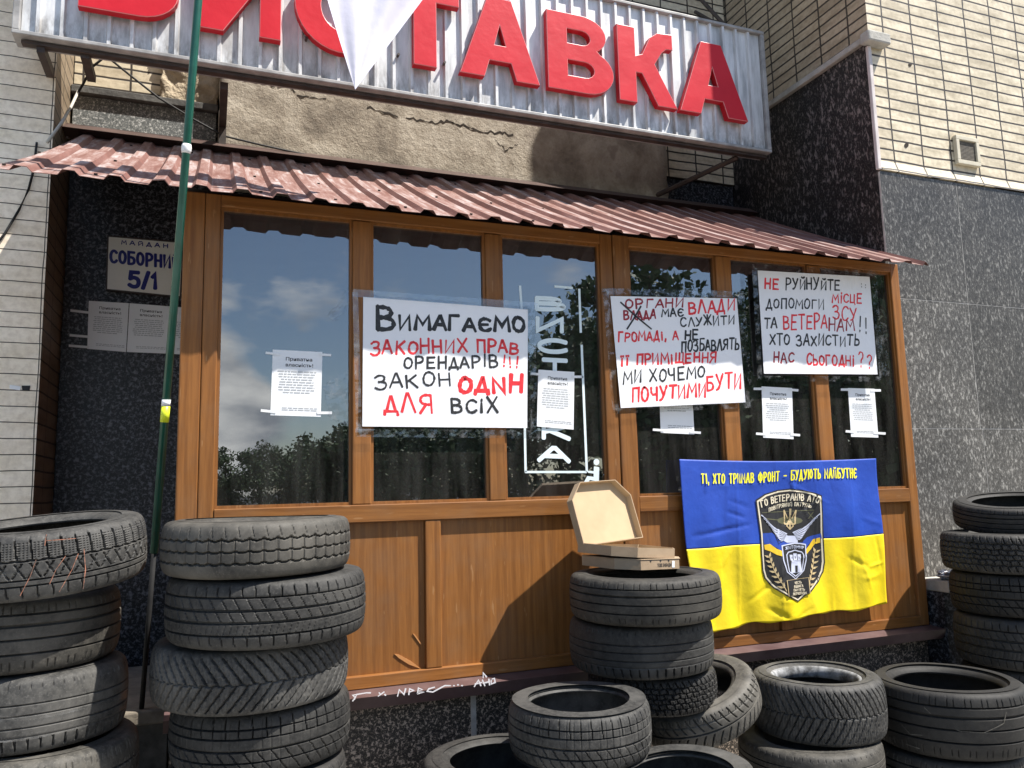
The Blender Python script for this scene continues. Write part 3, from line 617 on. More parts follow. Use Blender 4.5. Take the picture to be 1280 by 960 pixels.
def poster(label, quad, y, lines, films):
    a, b, c, d = quad; o = P((a[0]+c[0])/2, (a[1]+c[1])/2, y)
    T = thing('poster', label, 'poster', o, 'handwritten posters on the porch')
    n = 20; vs = []; rs = random.Random(int(a[0])*3)
    mb = MB()
    for lay in (0, 1):
        for j in range(n+1):
            for i in range(n+1):
                s, t = i/n, j/n
                u = (a[0]*(1-s)+b[0]*s)*(1-t)+(d[0]*(1-s)+c[0]*s)*t; v = (a[1]*(1-s)+b[1]*s)*(1-t)+(d[1]*(1-s)+c[1]*s)*t
                vs.append(P(u, v, y+(.0035*lay)))
    q = (n+1)**2; fs = []
    for lay in (0, 1):
        for j in range(n):
            for i in range(n): k = lay*q+j*(n+1)+i; fs.append((k, k+1, k+n+2, k+n+1) if lay == 0 else (k, k+n+1, k+n+2, k+1))
    rim = [i for i in range(n)]+[i*(n+1)+n for i in range(n)]+[n*(n+1)+n-i for i in range(n)]+[(n-i)*(n+1) for i in range(n)]
    for k in range(len(rim)): a_, b_ = rim[k], rim[(k+1) % len(rim)]; fs.append((a_, b_, q+b_, q+a_))
    mb.add(vs, fs); mb.build('sheet', 'poster_paper', T)
    for text, x0, y0, x1, y1, h, w, col in lines:
        ik = Ink()
        if text == 'X!': ik.stroke([P(x0, y0, y-.0014), P((x0+x1)/2, (y0+y1)/2+1, y-.0014), P(x1, y1, y-.0014)], w)
        else: write(ik, text, x0, y0, x1, y1, h, w, y-.0004 if col != 'ink_black' else y-.0009, seed=int(h))
        ik.mb.build('lettering', col, T)
    t = MB()
    for k_, (x0, y0, x1, y1, w) in enumerate(films): t = MB(); strip(t, x0, y0, x1, y1, w*.72, y-.0065-.001*k_); t.build('clear_tape', 'clear_film', T)
    return T
K, Rd, DR = 'ink_black', 'ink_red', 'ink_darkred'
poster('large white poster with thick black top line beginning the demands, widest of three', ((454, 371), (660, 387), (659, 535), (453, 533)), -.012, [
    ('В', 472, 410, 494, 411, 26, .021, K), ('ИМАГАЄМО', 499, 410.5, 656, 415, 16, .018, K),
    ('ЗАКОННИХ', 463, 443, 584, 439, 16, .011, Rd), ('ПРАВ', 596, 439, 648, 442, 14, .012, Rd),
    ('ОРЕНДАРІВ', 505, 461, 622, 458, 13.5, .010, K), ('!!!', 627, 458, 648, 460, 13, .009, Rd),
    ('ЗАКОН', 468, 486, 563, 482, 16, .010, K), ('ОДNН', 574, 490, 653, 490, 19, .021, Rd),
    ('ДЛЯ', 481, 515, 541, 517, 21, .013, Rd), ('ВСіХ', 565, 516, 622, 516, 17, .013, K)],
    [(441, 366, 672, 383, 13), (444, 365, 449, 545, 10), (664, 378, 668, 545, 12), (444, 541, 675, 543, 14)])
poster('white poster with crossed out word at upper left, middle of three posters', ((763, 370), (921, 373), (932, 503), (776, 510)), -.016, [
    ('ОРГАНИ', 782, 385, 854, 384, 10, .010, DR), ('ВЛАДИ', 861, 392, 918, 388, 14, .012, Rd),
    ('ВЛАДА', 780, 400, 819, 398, 10, .010, DR), ('МАЄ', 827, 396, 854, 395, 9, .009, K),
    ('X!', 776, 378, 814, 411, 0, .009, K), ('X!', 801, 383, 784, 411, 0, .009, K),
    ('СЛУЖИТИ', 851, 408, 918, 405, 11, .009, K), ('ГРОМАДі, А', 773, 427, 848, 424, 10.5, .010, Rd), ('НЕ', 856, 424, 873, 424, 11, .010, K),
    ('ПОЗБАВЛЯТЬ', 852, 440, 924, 436, 13, .010, K), ('ЇЇ ПРИМіЩЕННЯ', 775, 457, 895, 452, 12, .011, Rd),
    ('МИ ХОЧЕМО', 779, 480, 881, 471, 14, .010, K), ('ПОЧУТИМИ', 790, 502, 882, 495, 16, .013, Rd), ('БУТИ', 884, 488, 926, 484, 17, .013, Rd)],
    [(752, 364, 930, 368, 11), (757, 362, 770, 516, 11), (926, 366, 938, 508, 12), (770, 514, 940, 506, 10)])
poster('white poster ending with two question marks, under the right end of the roof', ((947, 338), (1087, 346), (1097, 468), (955, 467)), -.020, [
    ('НЕ', 956, 360, 973, 361, 13, .011, Rd), ('РУЙНУЙТЕ', 982, 361, 1050, 363, 13, .010, K), (':', 1076, 360, 1078, 360, 7, .005, K), (':', 1081, 361, 1083, 361, 7, .005, K),
    ('ДОПОМОГИ', 958, 385, 1030, 386, 11, .009, K), ('МіСЦЕ', 1040, 378, 1077, 379, 11, .010, Rd), ('ТА', 955, 410, 971, 410, 11, .010, K),
    ('ВЕТЕРА', 979, 411, 1034, 410, 17, .011, Rd), ('НАМ', 1036, 413, 1068, 413, 14, .010, DR), ('ЗСУ', 1041, 399, 1071, 400, 16, .010, Rd), ('!!', 1073, 415, 1085, 417, 19, .008, K),
    ('ХТО ЗАХИСТИТЬ', 962, 431, 1074, 432, 12.5, .010, K), ('НАС', 967, 453, 992, 453, 12, .010, DR), ('СЬОГОДНі', 1008, 455, 1068, 457, 12.5, .011, Rd), ('??', 1073, 457, 1090, 460, 18, .009, Rd)],
    [(940, 333, 1094, 342, 9), (943, 334, 950, 476, 8), (1092, 342, 1103, 476, 9), (948, 473, 1104, 474, 9)])

for quad, y_ in ((((404, 482), (446, 455), (452, 537), (412, 524)), .0215), (((408, 396), (442, 352), (450, 372), (420, 402)), .0215), (((1093, 400), (1108, 405), (1112, 470), (1099, 468)), .0215), (((845, 596), (872, 590), (876, 618), (850, 622)), .0215)):
    sc_ = film(None, quad, y_).build('plastic_scrap', 'clear_film', smooth=True)
    tag(sc_, {404: 'torn clear film hanging between the first pane and the widest poster', 408: 'strip of clear tape slanting at the top right of the first pane', 1093: 'crumpled clear tape at the right edge of the question mark poster', 845: 'crumpled clear tape at the upper left corner of the flag'}[quad[0][0]], 'plastic scrap')
# ------------------------------------------------------------------ printed notices
def notice(label, quad, y, tapes=(), tape_mat='white_tape', seed=1):
    a, b, c, d = quad; T = thing('notice', label, 'notice', P((a[0]+c[0])/2, (a[1]+c[1])/2, y), 'printed property notices')
    MB().prism([P(*q, y) for q in quad], (0, .0012, 0)).build('sheet', 'paper_white', T)
    def fn(s0, t0, s1, h):      # text line: left, base (0 top..1 bottom), right, height
        def f(u, v):
            s = s0+(s1-s0)*u; t = t0-h*v
            return P((a[0]*(1-s)+b[0]*s)*(1-t)+(d[0]*(1-s)+c[0]*s)*t, (a[1]*(1-s)+b[1]*s)*(1-t)+(d[1]*(1-s)+c[1]*s)*t, y-.0008)
        return f
    hb = MB(); printed(hb, 'Приватна', fn(.27, .155, .80, .052), .012); printed(hb, 'власність!', fn(.27, .245, .82, .052), .012); hb.build('heading', 'print_black', T)
    tb = MB(); rs = random.Random(seed)
    for k in range(9):
        t = .33+k*.040; wd = rs.uniform(.5, .72) if k in (3, 8) else rs.uniform(.66, .78); s = .5-wd/2; e = s+wd
        while s < e:
            w = rs.uniform(.04, .13); f = fn(s, t, min(e, s+w), .017); tb.add([f(0, 0), f(1, 0), f(1, 1), f(0, 1)], [(0, 1, 2, 3)]); s += w+.018
    for k in range(2):
        t = .885+k*.03; s = .22
        while s < .95: w = rs.uniform(.04, .13); f = fn(s, t, min(.95, s+w), .013); tb.add([f(0, 0), f(1, 0), f(1, 1), f(0, 1)], [(0, 1, 2, 3)]); s += w+.018
    tb.build('body_text', 'print_light', T)
    for x0, y0, x1, y1, w in tapes:
        t = MB(); strip(t, x0, y0, x1, y1, w, y-.0015); t.build('tape', tape_mat, T)
    return T
GY = .0245
notice('white printed notice taped in the middle of the leftmost window pane', ((341, 437), (403, 440), (401, 521), (338, 519)), GY, [(332, 441, 350, 443, 3), (398, 443, 414, 444, 3), (326, 513, 345, 515, 3.4), (396, 516, 415, 516, 3.4)], seed=2)
notice('creased printed notice over the white window lettering of the third pane', ((673, 462), (718, 465), (717, 537), (671, 533)), GY-.006, [(664, 467, 676, 468, 3), (714, 471, 727, 471, 3)], seed=3)
notice('printed notice whose top is hidden by the poster with the crossed out word', ((823, 462), (864, 463), (868, 543), (826, 541)), GY, [(816, 537, 830, 538, 3), (862, 540, 876, 541, 3)], seed=4)
notice('printed notice below the poster of question marks, in the fifth pane', ((952, 483), (990, 485), (992, 549), (954, 547)), GY, [(942, 486, 956, 486, 3), (986, 487, 998, 488, 3), (945, 542, 958, 543, 3), (988, 543, 1000, 544, 3)], seed=5)
notice('printed notice in the last pane, next to the right corner post', ((1060, 485), (1093, 486), (1098, 547), (1064, 546)), GY, [(1051, 487, 1064, 487, 3), (1088, 488, 1101, 488, 3), (1057, 539, 1068, 540, 3), (1092, 541, 1107, 542, 3)], seed=6)
NY = 1.512
notice('leftmost of three printed notices on the dark granite wall', ((111, 376), (161, 379), (157.5, 440), (109, 436)), NY, [(88, 388, 113, 391, 3), (87, 419, 111, 421, 3), (86, 432, 111, 434, 3)], seed=7)
notice('middle of three printed notices on the dark granite wall, crossed by the green pole', ((162, 379), (213, 383), (209, 442), (158.5, 440)), NY, seed=8)
notice('printed notice on the granite wall half hidden behind the wooden corner post', ((213.6, 383), (264, 387), (260, 445), (209.6, 442)), NY, seed=9)
# small stickers on the pillar
k = thing('sticker', 'torn white and black advert sticker on the pale tiled pillar', 'sticker', P(22, 484, .995))
MB().prism([P(u, v, .998) for u, v in ((12, 481), (26, 483), (25, 488), (12, 486))], (0, -.001, 0)).build('scrap', 'paper_white', k)
MB().prism([P(u, v, .998) for u, v in ((27, 482), (38, 482), (37, 488), (28, 488))], (0, -.001, 0)).build('printed_scrap', 'print_black', k)

# ------------------------------------------------------------------ address plate
AP = thing('address_plate', 'cream enamel address plate reading 5/1 on the dark granite wall', 'address sign', P(180, 330, 1.48))
AY = 1.49
MB().prism([P(u, v, AY) for u, v in ((134, 294), (230, 302), (226, 372), (132, 362.5))], (0, .02, 0)).build('rim', 'dark_metal', AP)
MB().prism([P(u, v, AY-.0022) for u, v in ((136, 296), (228.5, 304), (224.5, 370), (134, 361))], (0, .002, 0)).build('plate', 'plate_enamel', AP)
t = MB(); 
for i, ch in enumerate('МАЙДАН'): sans(t, ch, line_fn(152+i*10.4, 305+i*.86, 158.0+i*10.4, 305.5+i*.86, 4.6, AY-.004), .0062, bold_nrm=Vector((0, -1, 0)))
sans(t, 'СОБОРНИЙ', line_fn(138, 327.5, 224, 335.5, 14.5, AY-.004), .0165, gap=.34, bold_nrm=Vector((0, -1, 0))); sans(t, '5/1', line_fn(161, 358, 198, 360.5, 18, AY-.004), .024, gap=.3, bold_nrm=Vector((0, -1, 0)))
t.build('lettering', 'plate_blue', AP)

# ------------------------------------------------------------------ window lettering of the third pane
WL = thing('window_lettering', 'pale vertical vinyl lettering in a thin frame on the third pane', 'window sign', P(695, 480, GY))
t = MB(); WY = GY+.0006
for (x0, y0, x1, y1) in ((650, 357, 652, 388), (693, 358, 716, 360), (724, 361, 726, 416), (727, 431, 733.5, 590), (656, 535, 657, 590), (656, 590, 733.5, 590), (663, 467, 672, 468), (717, 471, 729, 471)):
    t = MB(); strip(t, x0, y0, x1, y1, 2.8, WY); t.build('frame_line', 'window_vinyl', WL)
for ch, x0, x1, yb, h in (('В', 665, 709, 388, 18), ('И', 666, 709, 415, 20), ('С', 669, 712, 441, 19), ('Т', 676, 711, 467, 20), ('А', 674, 712, 495, 20), ('В', 674, 712, 522, 20), ('К', 673, 716, 549, 20), ('А', 671, 714, 577, 20)):
    t = MB(); sans(t, ch, line_fn(x0+3, yb-2, x1-3, yb-.5, h-4.5, WY-.0012), .023, bold_nrm=Vector((0, -1, 0))); t.build('letter', 'window_vinyl', WL)
WC = thing('wheelchair_symbol', 'pale wheelchair user symbol in the lower corner of the third pane', 'window sign', P(742, 595, GY))
t = MB(); c0 = (745.5, 577.5); t.prism([P(c0[0]+3.6*math.cos(a*.5236), c0[1]+3.9*math.sin(a*.5236), WY) for a in range(12)], (0, -.0007, 0))
t.prism([P(u, v, WY) for u, v in ((742.5, 583), (749, 584), (748.5, 602), (737, 600), (731, 613), (725, 612), (734, 595), (742, 596), (742, 592), (735, 591), (735, 588.5), (742, 589))], (0, -.0007, 0))
t.build('figure', 'window_vinyl', WC)
t = MB(); pts = [(751+8*math.sin(a), 604-13*math.cos(a)) for a in [x*.25 for x in range(2, 14)]]
for a, b in zip(pts, pts[1:]): strip(t, a[0], a[1], b[0], b[1], 2, WY)
t.build('wheel', 'window_vinyl', WC)

# ------------------------------------------------------------------ flag with emblem
FQ = ((849, 574), (1096, 573), (1110, 755), (880, 791))
def fy(x, z):
    t = max(0, min(1, (1.62-z)/.8))
    return -.036-.010*t*math.sin(11*x+2.5*z)-.007*t*math.sin(23*x-9*z+1)-.006*math.sin(7*x+8*z)-.005*math.cos(34*(x-2.6)+6*z)*t
_rs = random.Random(21); CREASE = []
for _k in range(46):
    cx_, cz_ = _rs.uniform(2.25, 3.5), _rs.uniform(.62, 1.46); a_ = _rs.choice((_rs.uniform(-.5, .5), _rs.uniform(1.0, 2.1))); CREASE.append((cx_, cz_, math.cos(a_), math.sin(a_), _rs.uniform(.05, .20), _rs.uniform(.006, .014), _rs.uniform(-.0065, .0065)))
for _x in (2.55, 2.80, 3.06, 3.30): CREASE.append((_x, 1.1, .03, 1.0, .7, .006, -.0028))
_fy0 = fy
_fc2 = {}
def fy(x, z):
    k_ = (round(x, 5), round(z, 5))
    if k_ in _fc2: return _fc2[k_]
    y = _fy0(x, z)
    for cx_, cz_, c_, s_, l_, w_, a_ in CREASE:
        dx, dz = x-cx_, z-cz_; t_ = dx*c_+dz*s_
        if abs(t_) > l_: continue
        d_ = -dx*s_+dz*c_
        if abs(d_) < 3*w_: y += a_*math.exp(-(d_/w_)**2)*(1-(t_/l_)**2)
    _fc2[k_] = y; return y
def fpt(u, v, off=0):
    p = P(u, v, -.036)
    return Vector((p.x, fy(p.x, p.z)-off, p.z))
FL = thing('flag', 'blue and yellow flag with a black shield emblem hung on the porch front', 'flag', (2.75, -.036, 1.2))
def flag_grid():
    a, b, c, d = FQ; nx, nz = 150, 100; res = []
    def pix(s, t):
        u = (a[0]*(1-s)+b[0]*s)*(1-t)+(d[0]*(1-s)+c[0]*s)*t; v = (a[1]*(1-s)+b[1]*s)*(1-t)+(d[1]*(1-s)+c[1]*s)*t
        v += 3.0*math.sin(math.pi*s)*(1-t)*(1 if t < .2 else .3)+1.6*math.sin(s*17)*t*t-3*math.sin(math.pi*t)*0; u -= (1-s)*7*math.sin(math.pi*t); v += -6*math.sin(math.pi*s)*t*0
        if t > .99: v += 1.2*math.sin(s*40)
        return u, v
    for name, mat, j0, j1 in (('blue_band', 'flag_blue', 0, 52), ('yellow_band', 'flag_yellow', 52, nz)):
        mb = MB(); vs = []
        for lay in (0, 1):
            for j in range(j0, j1+1):
                for i in range(nx+1): vs.append(fpt(*pix(i/nx, j/nz), -lay*.0012))
        n = nx+1; q = n*(j1-j0+1); fs = []
        for lay in (0, 1):
            for j in range(j1-j0):
                for i in range(nx): k = lay*q+j*n+i; fs.append((k, k+1, k+n+1, k+n))
        m_ = j1-j0; rim = [i for i in range(nx)]+[j*n+nx for j in range(m_)]+[m_*n+nx-i for i in range(nx)]+[(m_-j)*n for j in range(m_)]
        for k in range(len(rim)): fs.append((rim[k], rim[(k+1) % len(rim)], q+rim[(k+1) % len(rim)], q+rim[k]))
        mb.add(vs, fs); mb.build(name, mat, FL, smooth=True)
flag_grid()
def drape(mb, name, mat, parent, off):
    off += .0028      # cut a flat mesh (pixel coordinates) fine and lay it on the flag's surface
    bm = bmesh.new(); vv = [bm.verts.new((p.x, p.y, min(.0005, p.z))) for p in mb.v]
    for f in mb.f:
        try: bm.faces.new([vv[i] for i in f])
        except ValueError: pass
    for ax in (0, 1):
        lo = min(p[ax] for p in mb.v); hi = max(p[ax] for p in mb.v); k = lo+2.5
        while k < hi:
            co = [0, 0, 0]; co[ax] = k; no = [0, 0, 0]; no[ax] = 1
            bmesh.ops.bisect_plane(bm, geom=bm.verts[:]+bm.edges[:]+bm.faces[:], plane_co=co, plane_no=no); k += 2.5
    out = MB(); bm.verts.index_update(); out.add([fpt(v.co.x, v.co.y, off+v.co.z) for v in bm.verts], [tuple(v.index for v in f.verts) for f in bm.faces]); bm.free()
    return out.build(name, mat, parent)
def flat(polys):
    mb = MB()
    for p in polys: mb.add([Vector((u, v, 0)) for u, v in p], [tuple(range(len(p)))])
    return mb
def E(pts): return [(930+x/6, 600+y/6) for x, y in pts]
def seg(p, w):
    out = []
    for a, b in zip(p, p[1:]):
        d = Vector((b[0]-a[0], b[1]-a[1])); d.normalize(); s = Vector((-d.y, d.x))*w/2
        out.append([(a[0]+s.x, a[1]+s.y), (b[0]+s.x, b[1]+s.y), (b[0]-s.x, b[1]-s.y), (a[0]-s.x, a[1]-s.y)])
    return out
GL['Ф'] = ['.5,-.04 .5,1.04', '~.5,.86 .2,.86 .04,.66 .04,.36 .2,.16 .5,.16 .8,.16 .96,.36 .96,.66 .8,.86 .5,.86']
WD['Ф'] = 1.15
t = MB(); sans(t, 'ТІ, ХТО ТРИМАВ ФРОНТ - БУДУЮТЬ МАЙБУТНЄ', lambda u, v: Vector((876.5+194*u, 604-6.5*u+1.2*math.sin(u*6)-11.5*v, 0)), 1.6, gap=.46)
drape(t, 'slogan', 'text_yellow', FL, .0012)
EM = None
sh = [(85, 150), (150, 105), (250, 75), (340, 65), (440, 75), (520, 95), (575, 115), (590, 260), (600, 400), (612, 560), (615, 620), (606, 690), (570, 760), (500, 840), (400, 912), (300, 870), (210, 810), (150, 740), (130, 680), (118, 560), (110, 400), (97, 270)]
def inset(p, k, cx=355, cy=470): return [(cx+(x-cx)*k, cy+(y-cy)*(1-(1-k)*.62)) for x, y in p]
EM = drape(flat([E(sh)]), 'emblem', 'emblem_black', FL, .0010)
def ringpoly(p, q): return [[p[i], p[(i+1) % len(p)], q[(i+1) % len(p)], q[i]] for i in range(len(p))]
drape(flat(ringpoly(E(inset(sh, .965)), E(inset(sh, .925)))), 'emblem_line', 'emblem_cream', EM, .0016)
drape(flat([E([(128, 400), (200, 395), (280, 440), (330, 470), (430, 470), (480, 430), (585, 400), (590, 440), (540, 440), (480, 500), (470, 560), (280, 540), (240, 510), (180, 480), (140, 480)])]), 'emblem_band', 'emblem_blue', EM, .0016)
drape(flat([E([(140, 485), (185, 478), (235, 515), (275, 530), (278, 572), (235, 560), (190, 535), (145, 520)]), E([(470, 520), (500, 490), (530, 445), (578, 432), (582, 470), (545, 480), (515, 520), (474, 556)])]), 'emblem_ribbon', 'emblem_yellow', EM, .0022)
drape(flat([E([(250+95*(1+math.cos(a*.5236)), 305+30*math.sin(a*.5236)) for a in range(12)])]+seg(E([(130, 245), (525, 225)]), .9)+seg(E([(150, 290), (260, 300)]), 1.2)+seg(E([(480, 240), (525, 290)]), .9)+seg(E([(520, 240), (485, 290)]), .9)), 'emblem_helicopter', 'emblem_olive', EM, .0016)
tri = seg(E([(305, 225), (312, 330), (345, 330)]), 1.6)+seg(E([(388, 225), (382, 330), (350, 330)]), 1.6)+seg(E([(347, 215), (347, 372)]), 1.9)+seg(E([(345, 300), (325, 345), (347, 368), (370, 345), (350, 300)]), 1.3)+seg(E([(305, 225), (332, 290)]), 1.2)+seg(E([(388, 225), (362, 290)]), 1.2)
drape(flat(tri), 'emblem_trident', 'emblem_gold', EM, .0026)
wing = []
for k in range(8):
    t_ = k/7; root = (325-30*t_, 405+45*t_); tip = (122+14*k*1.3, 262+24*k); mid = ((root[0]+tip[0])/2-6+10*t_, (root[1]+tip[1])/2+22-6*t_)
    for a in seg([tip, mid, root], 8.5): wing.append(a)
wl = [E(p) for p in wing]; wr = [E([(690-x, y-10) for x, y in p]) for p in wing]
fl_ = [seg([(126+14*k*1.3, 272+24*k), (215+6*k, 345+22*k), (322-4*k, 412+7*k)], 3.0) for k in range(7)]
core = [E([(300, 400), (330, 418), (400, 418), (400, 470), (320, 470), (280, 445)])]
drape(flat([p for p in wl+wr+core]), 'emblem_wing', 'emblem_silver', EM, .0030)
drape(flat([E(p) for q in fl_ for p in q]+[E([(690-x, y-10) for x, y in p]) for q in fl_ for p in q]), 'emblem_feather', 'emblem_black', EM, .0034)
ins = [(275, 490), (330, 478), (375, 470), (420, 472), (468, 480), (472, 600), (450, 680), (375, 745), (300, 690), (278, 600)]
isd = drape(flat([E(ins)]), 'emblem_shield', 'emblem_silver', EM, .0036)
drape(flat([E(inset(ins, .90, 373, 600))]), 'emblem_field', 'emblem_black', EM, .0042)
tower = [[(345, 600), (418, 600), (430, 690), (335, 695)], [(332, 560), (356, 560), (356, 602), (338, 602)], [(362, 550), (388, 550), (388, 602), (362, 602)], [(394, 556), (420, 556), (416, 602), (394, 602)]]
rimt = seg([(310, 560), (325, 540), (350, 535), (375, 525), (400, 533), (430, 540), (445, 560), (440, 620), (430, 680), (375, 720), (320, 685), (312, 620), (310, 560)], 7)
drape(flat([E(p) for p in tower+rimt]), 'emblem_tower', 'emblem_silver', EM, .0048)
drape(flat([E([(372, 640), (392, 640), (392, 690), (372, 690)]), E([(348, 575), (352, 575), (352, 590), (348, 590)]), E([(372, 570), (378, 570), (378, 588), (372, 588)]), E([(402, 572), (407, 572), (407, 588), (402, 588)])]), 'emblem_door', 'emblem_black', EM, .0054)
lv = []
def leaf(c, ang, l, w):
    ca, sa = math.cos(ang), math.sin(ang); return [(c[0]+l*x*ca-w*y*sa, c[1]+l*x*sa+w*y*ca) for x, y in ((0, 0), (.35, .5), (1, 0), (.35, -.5))]
for k in range(7):
    t_ = k/6; c0 = (180+90*t_**1.2, 580+225*t_); a0 = math.atan2(-1, -.45-.2*t_)
    lv += [leaf(c0, a0-.75, 44, 17), leaf(c0, a0+.6, 44, 17)]
    c1 = (548-55*t_**1.2, 545+245*t_); a1 = math.atan2(-1, .3+.2*t_); lv += [leaf(c1, a1-.6, 44, 17), leaf(c1, a1+.75, 44, 17)]
drape(flat([E(p) for p in lv]+seg(E([(180, 570), (215, 680), (290, 830)]), .9)+seg(E([(548, 520), (525, 660), (480, 800)]), .9)), 'emblem_laurel', 'emblem_gold', EM, .0036)
pq = [(292, 748), (488, 730), (494, 848), (302, 868)]
drape(flat([E(pq)]), 'emblem_plaque', 'emblem_gold', EM, .0050); drape(flat([E(inset(pq, .94, 394, 800))]), 'emblem_plaque_field', 'emblem_black', EM, .0056)
t = MB()
def ew(text, fn, bold): sans(t, text, lambda u, v: Vector((930+fn(u, v)[0]/6, 600+fn(u, v)[1]/6, 0)), bold, gap=.34)
ew('ГО ВЕТЕРАНІВ АТО', lambda u, v: (122+425*u+(u-.5)*16*v, 204-36*(1-(2*u-1)**2)-30*u-46*v), 1.35)
ew('ПОВІТРЯНИЙ ПАТРУЛЬ', lambda u, v: (176+322*u, 238-26*(1-(2*u-1)**2)-30*u-27*v), .75)
for i, w_ in enumerate(('ЧЕСТЬ', 'ВІДВАГА', "ПАМ'ЯТЬ", 'ПАТРІОТИЗМ')):
    hw = 32+i*10; ew(w_, lambda u, v: (392+i*3-hw+2*hw*u, 778+i*27-5*u-17*v), .6)
drape(t, 'emblem_lettering', 'emblem_cream', EM, .0064)
t = MB(); ew('ЖИТОМИР', lambda u, v: (303+140*u, 522-22*(1-(2*u-1)**2)*.4-4*u-20*v), .7); drape(t, 'emblem_town_name', 'emblem_silver', EM, .0064)

# ------------------------------------------------------------------ shop sign with red letters
SY = .70
SG = thing('shop_sign', 'weathered corrugated metal sign board with large red raised letters', 'shop sign', (1.3, SY, 3.68))
def sign_board():
    x0, x1, z0, z1 = -.93, 3.545, 3.70, 4.545
    prof = []; x = x0+.02
    while x < x1-.12: prof += [(x, 0), (x+.058, 0), (x+.064, -.020), (x+.080, -.020), (x+.086, 0)]; x += .104
    prof.append((x1-.02, 0)); n = len(prof); vs = []
    for y_ in (0, .12):
        for z in (z0, z1):
            for px, py in prof: vs.append((px, SY+.016+(py if y_ == 0 else .12), z))
    fs = [(i, i+1, n+i+1, n+i) for i in range(n-1)]+[(2*n+i, 3*n+i, 3*n+i+1, 2*n+i+1) for i in range(n-1)]+[(n+i, n+i+1, 3*n+i+1, 3*n+i) for i in range(n-1)]+[(i, 2*n+i, 2*n+i+1, i+1) for i in range(n-1)]
    MB().add(vs, fs).build('board', 'sign_sheet', SG)
    fr = MB()
    fr.box(x0-.015, x1+.012, SY-.012, SY+.13, z0-.022, z0-.0005); fr.box(x0-.015, x1+.012, SY-.012, SY+.15, z1+.0005, z1+.022); fr.box(x0-.015, x0+.018, SY-.010, SY+.15, z0, z1); fr.box(x1-.018, x1+.012, SY-.010, SY+.15, z0, z1)
    fr.build('frame', 'sign_frame', SG, bevel=.004)
    un = MB(); un.box(x0+.02, x1, SY+.03, SY+.07, z0-.045, z0-.0285); un.build('underside_channel', 'dark_metal', SG)
    br = MB().box(.005, .045, SY+.12, 1.345, 3.615, 3.655); br.box(.005, .045, 1.29, 1.345, 3.42, 3.61); br.build('bracket', 'dark_metal', SG)
    br = MB().box(-.845, -.81, SY+.04, .998, 3.625, 3.672); br.build('bracket', 'dark_metal', SG)
    br = MB().box(-.655, -.615, SY+.05, SY+.30, 3.635, 3.672); br.build('bracket', 'dark_metal', SG)
    a, b = Vector((3.02, 1.4, 3.55)), Vector((3.35, SY+.1, 3.66)); MB().tube([a, b], .018, 6).build('bracket', 'dark_metal', SG)
    MB().tube([(3.40, SY+.1, 4.56), (3.42, 1.2, 5.1)], .014, 6).build('stay', 'dark_metal', SG); MB().tube([(3.46, SY+.1, 4.56), (3.47, 1.35, 5.1)], .014, 6).build('stay', 'dark_metal', SG)
sign_board()
def arc(cx, cy, rx, ry, a0, a1, n=14): return [(cx+rx*math.cos(R_(a0+(a1-a0)*k/n)), cy+ry*math.sin(R_(a0+(a1-a0)*k/n))) for k in range(n+1)]
SL = {
'В': [[(0, 0), (0, 1), (.52, 1)]+arc(.52, .76, .38, .24, 80, -52, 10)+arc(.60, .285, .40, .285, 60, -90, 12)+[(.0, 0)],
      [(.30, .615), (.30, .80)]+arc(.53, .7075, .12, .0925, 90, -90, 8), [(.30, .20), (.30, .40)]+arc(.56, .30, .14, .10, 90, -90, 8)],
'И': [[(0, 0), (0, 1), (.27, 1), (.27, .43), (.71, 1), (1, 1), (1, 0), (.73, 0), (.73, .57), (.29, 0)]],
'С': [arc(.53, .5, .53, .52, 42, 318, 26)+arc(.53, .5, .24, .27, 308, 52, 22)],
'Т': [[(.335, 0), (.335, .78), (0, .78), (0, 1), (1, 1), (1, .78), (.665, .78), (.665, 0)]],
'А': [[(0, 0), (.35, 1), (.65, 1), (1, 0), (.70, 0), (.635, .21), (.365, .21), (.30, 0)], [(.43, .41), (.57, .41), (.50, .66)]],
'К': [[(0, 0), (0, 1), (.30, 1), (.30, .62)]+[(.42, .66), (.56, .90), (.70, .985), (.96, 1), (.96, .79), (.84, .78), (.76, .72), (.63, .55), (1, 0), (.66, 0), (.40, .40), (.30, .40), (.30, 0)]],
}
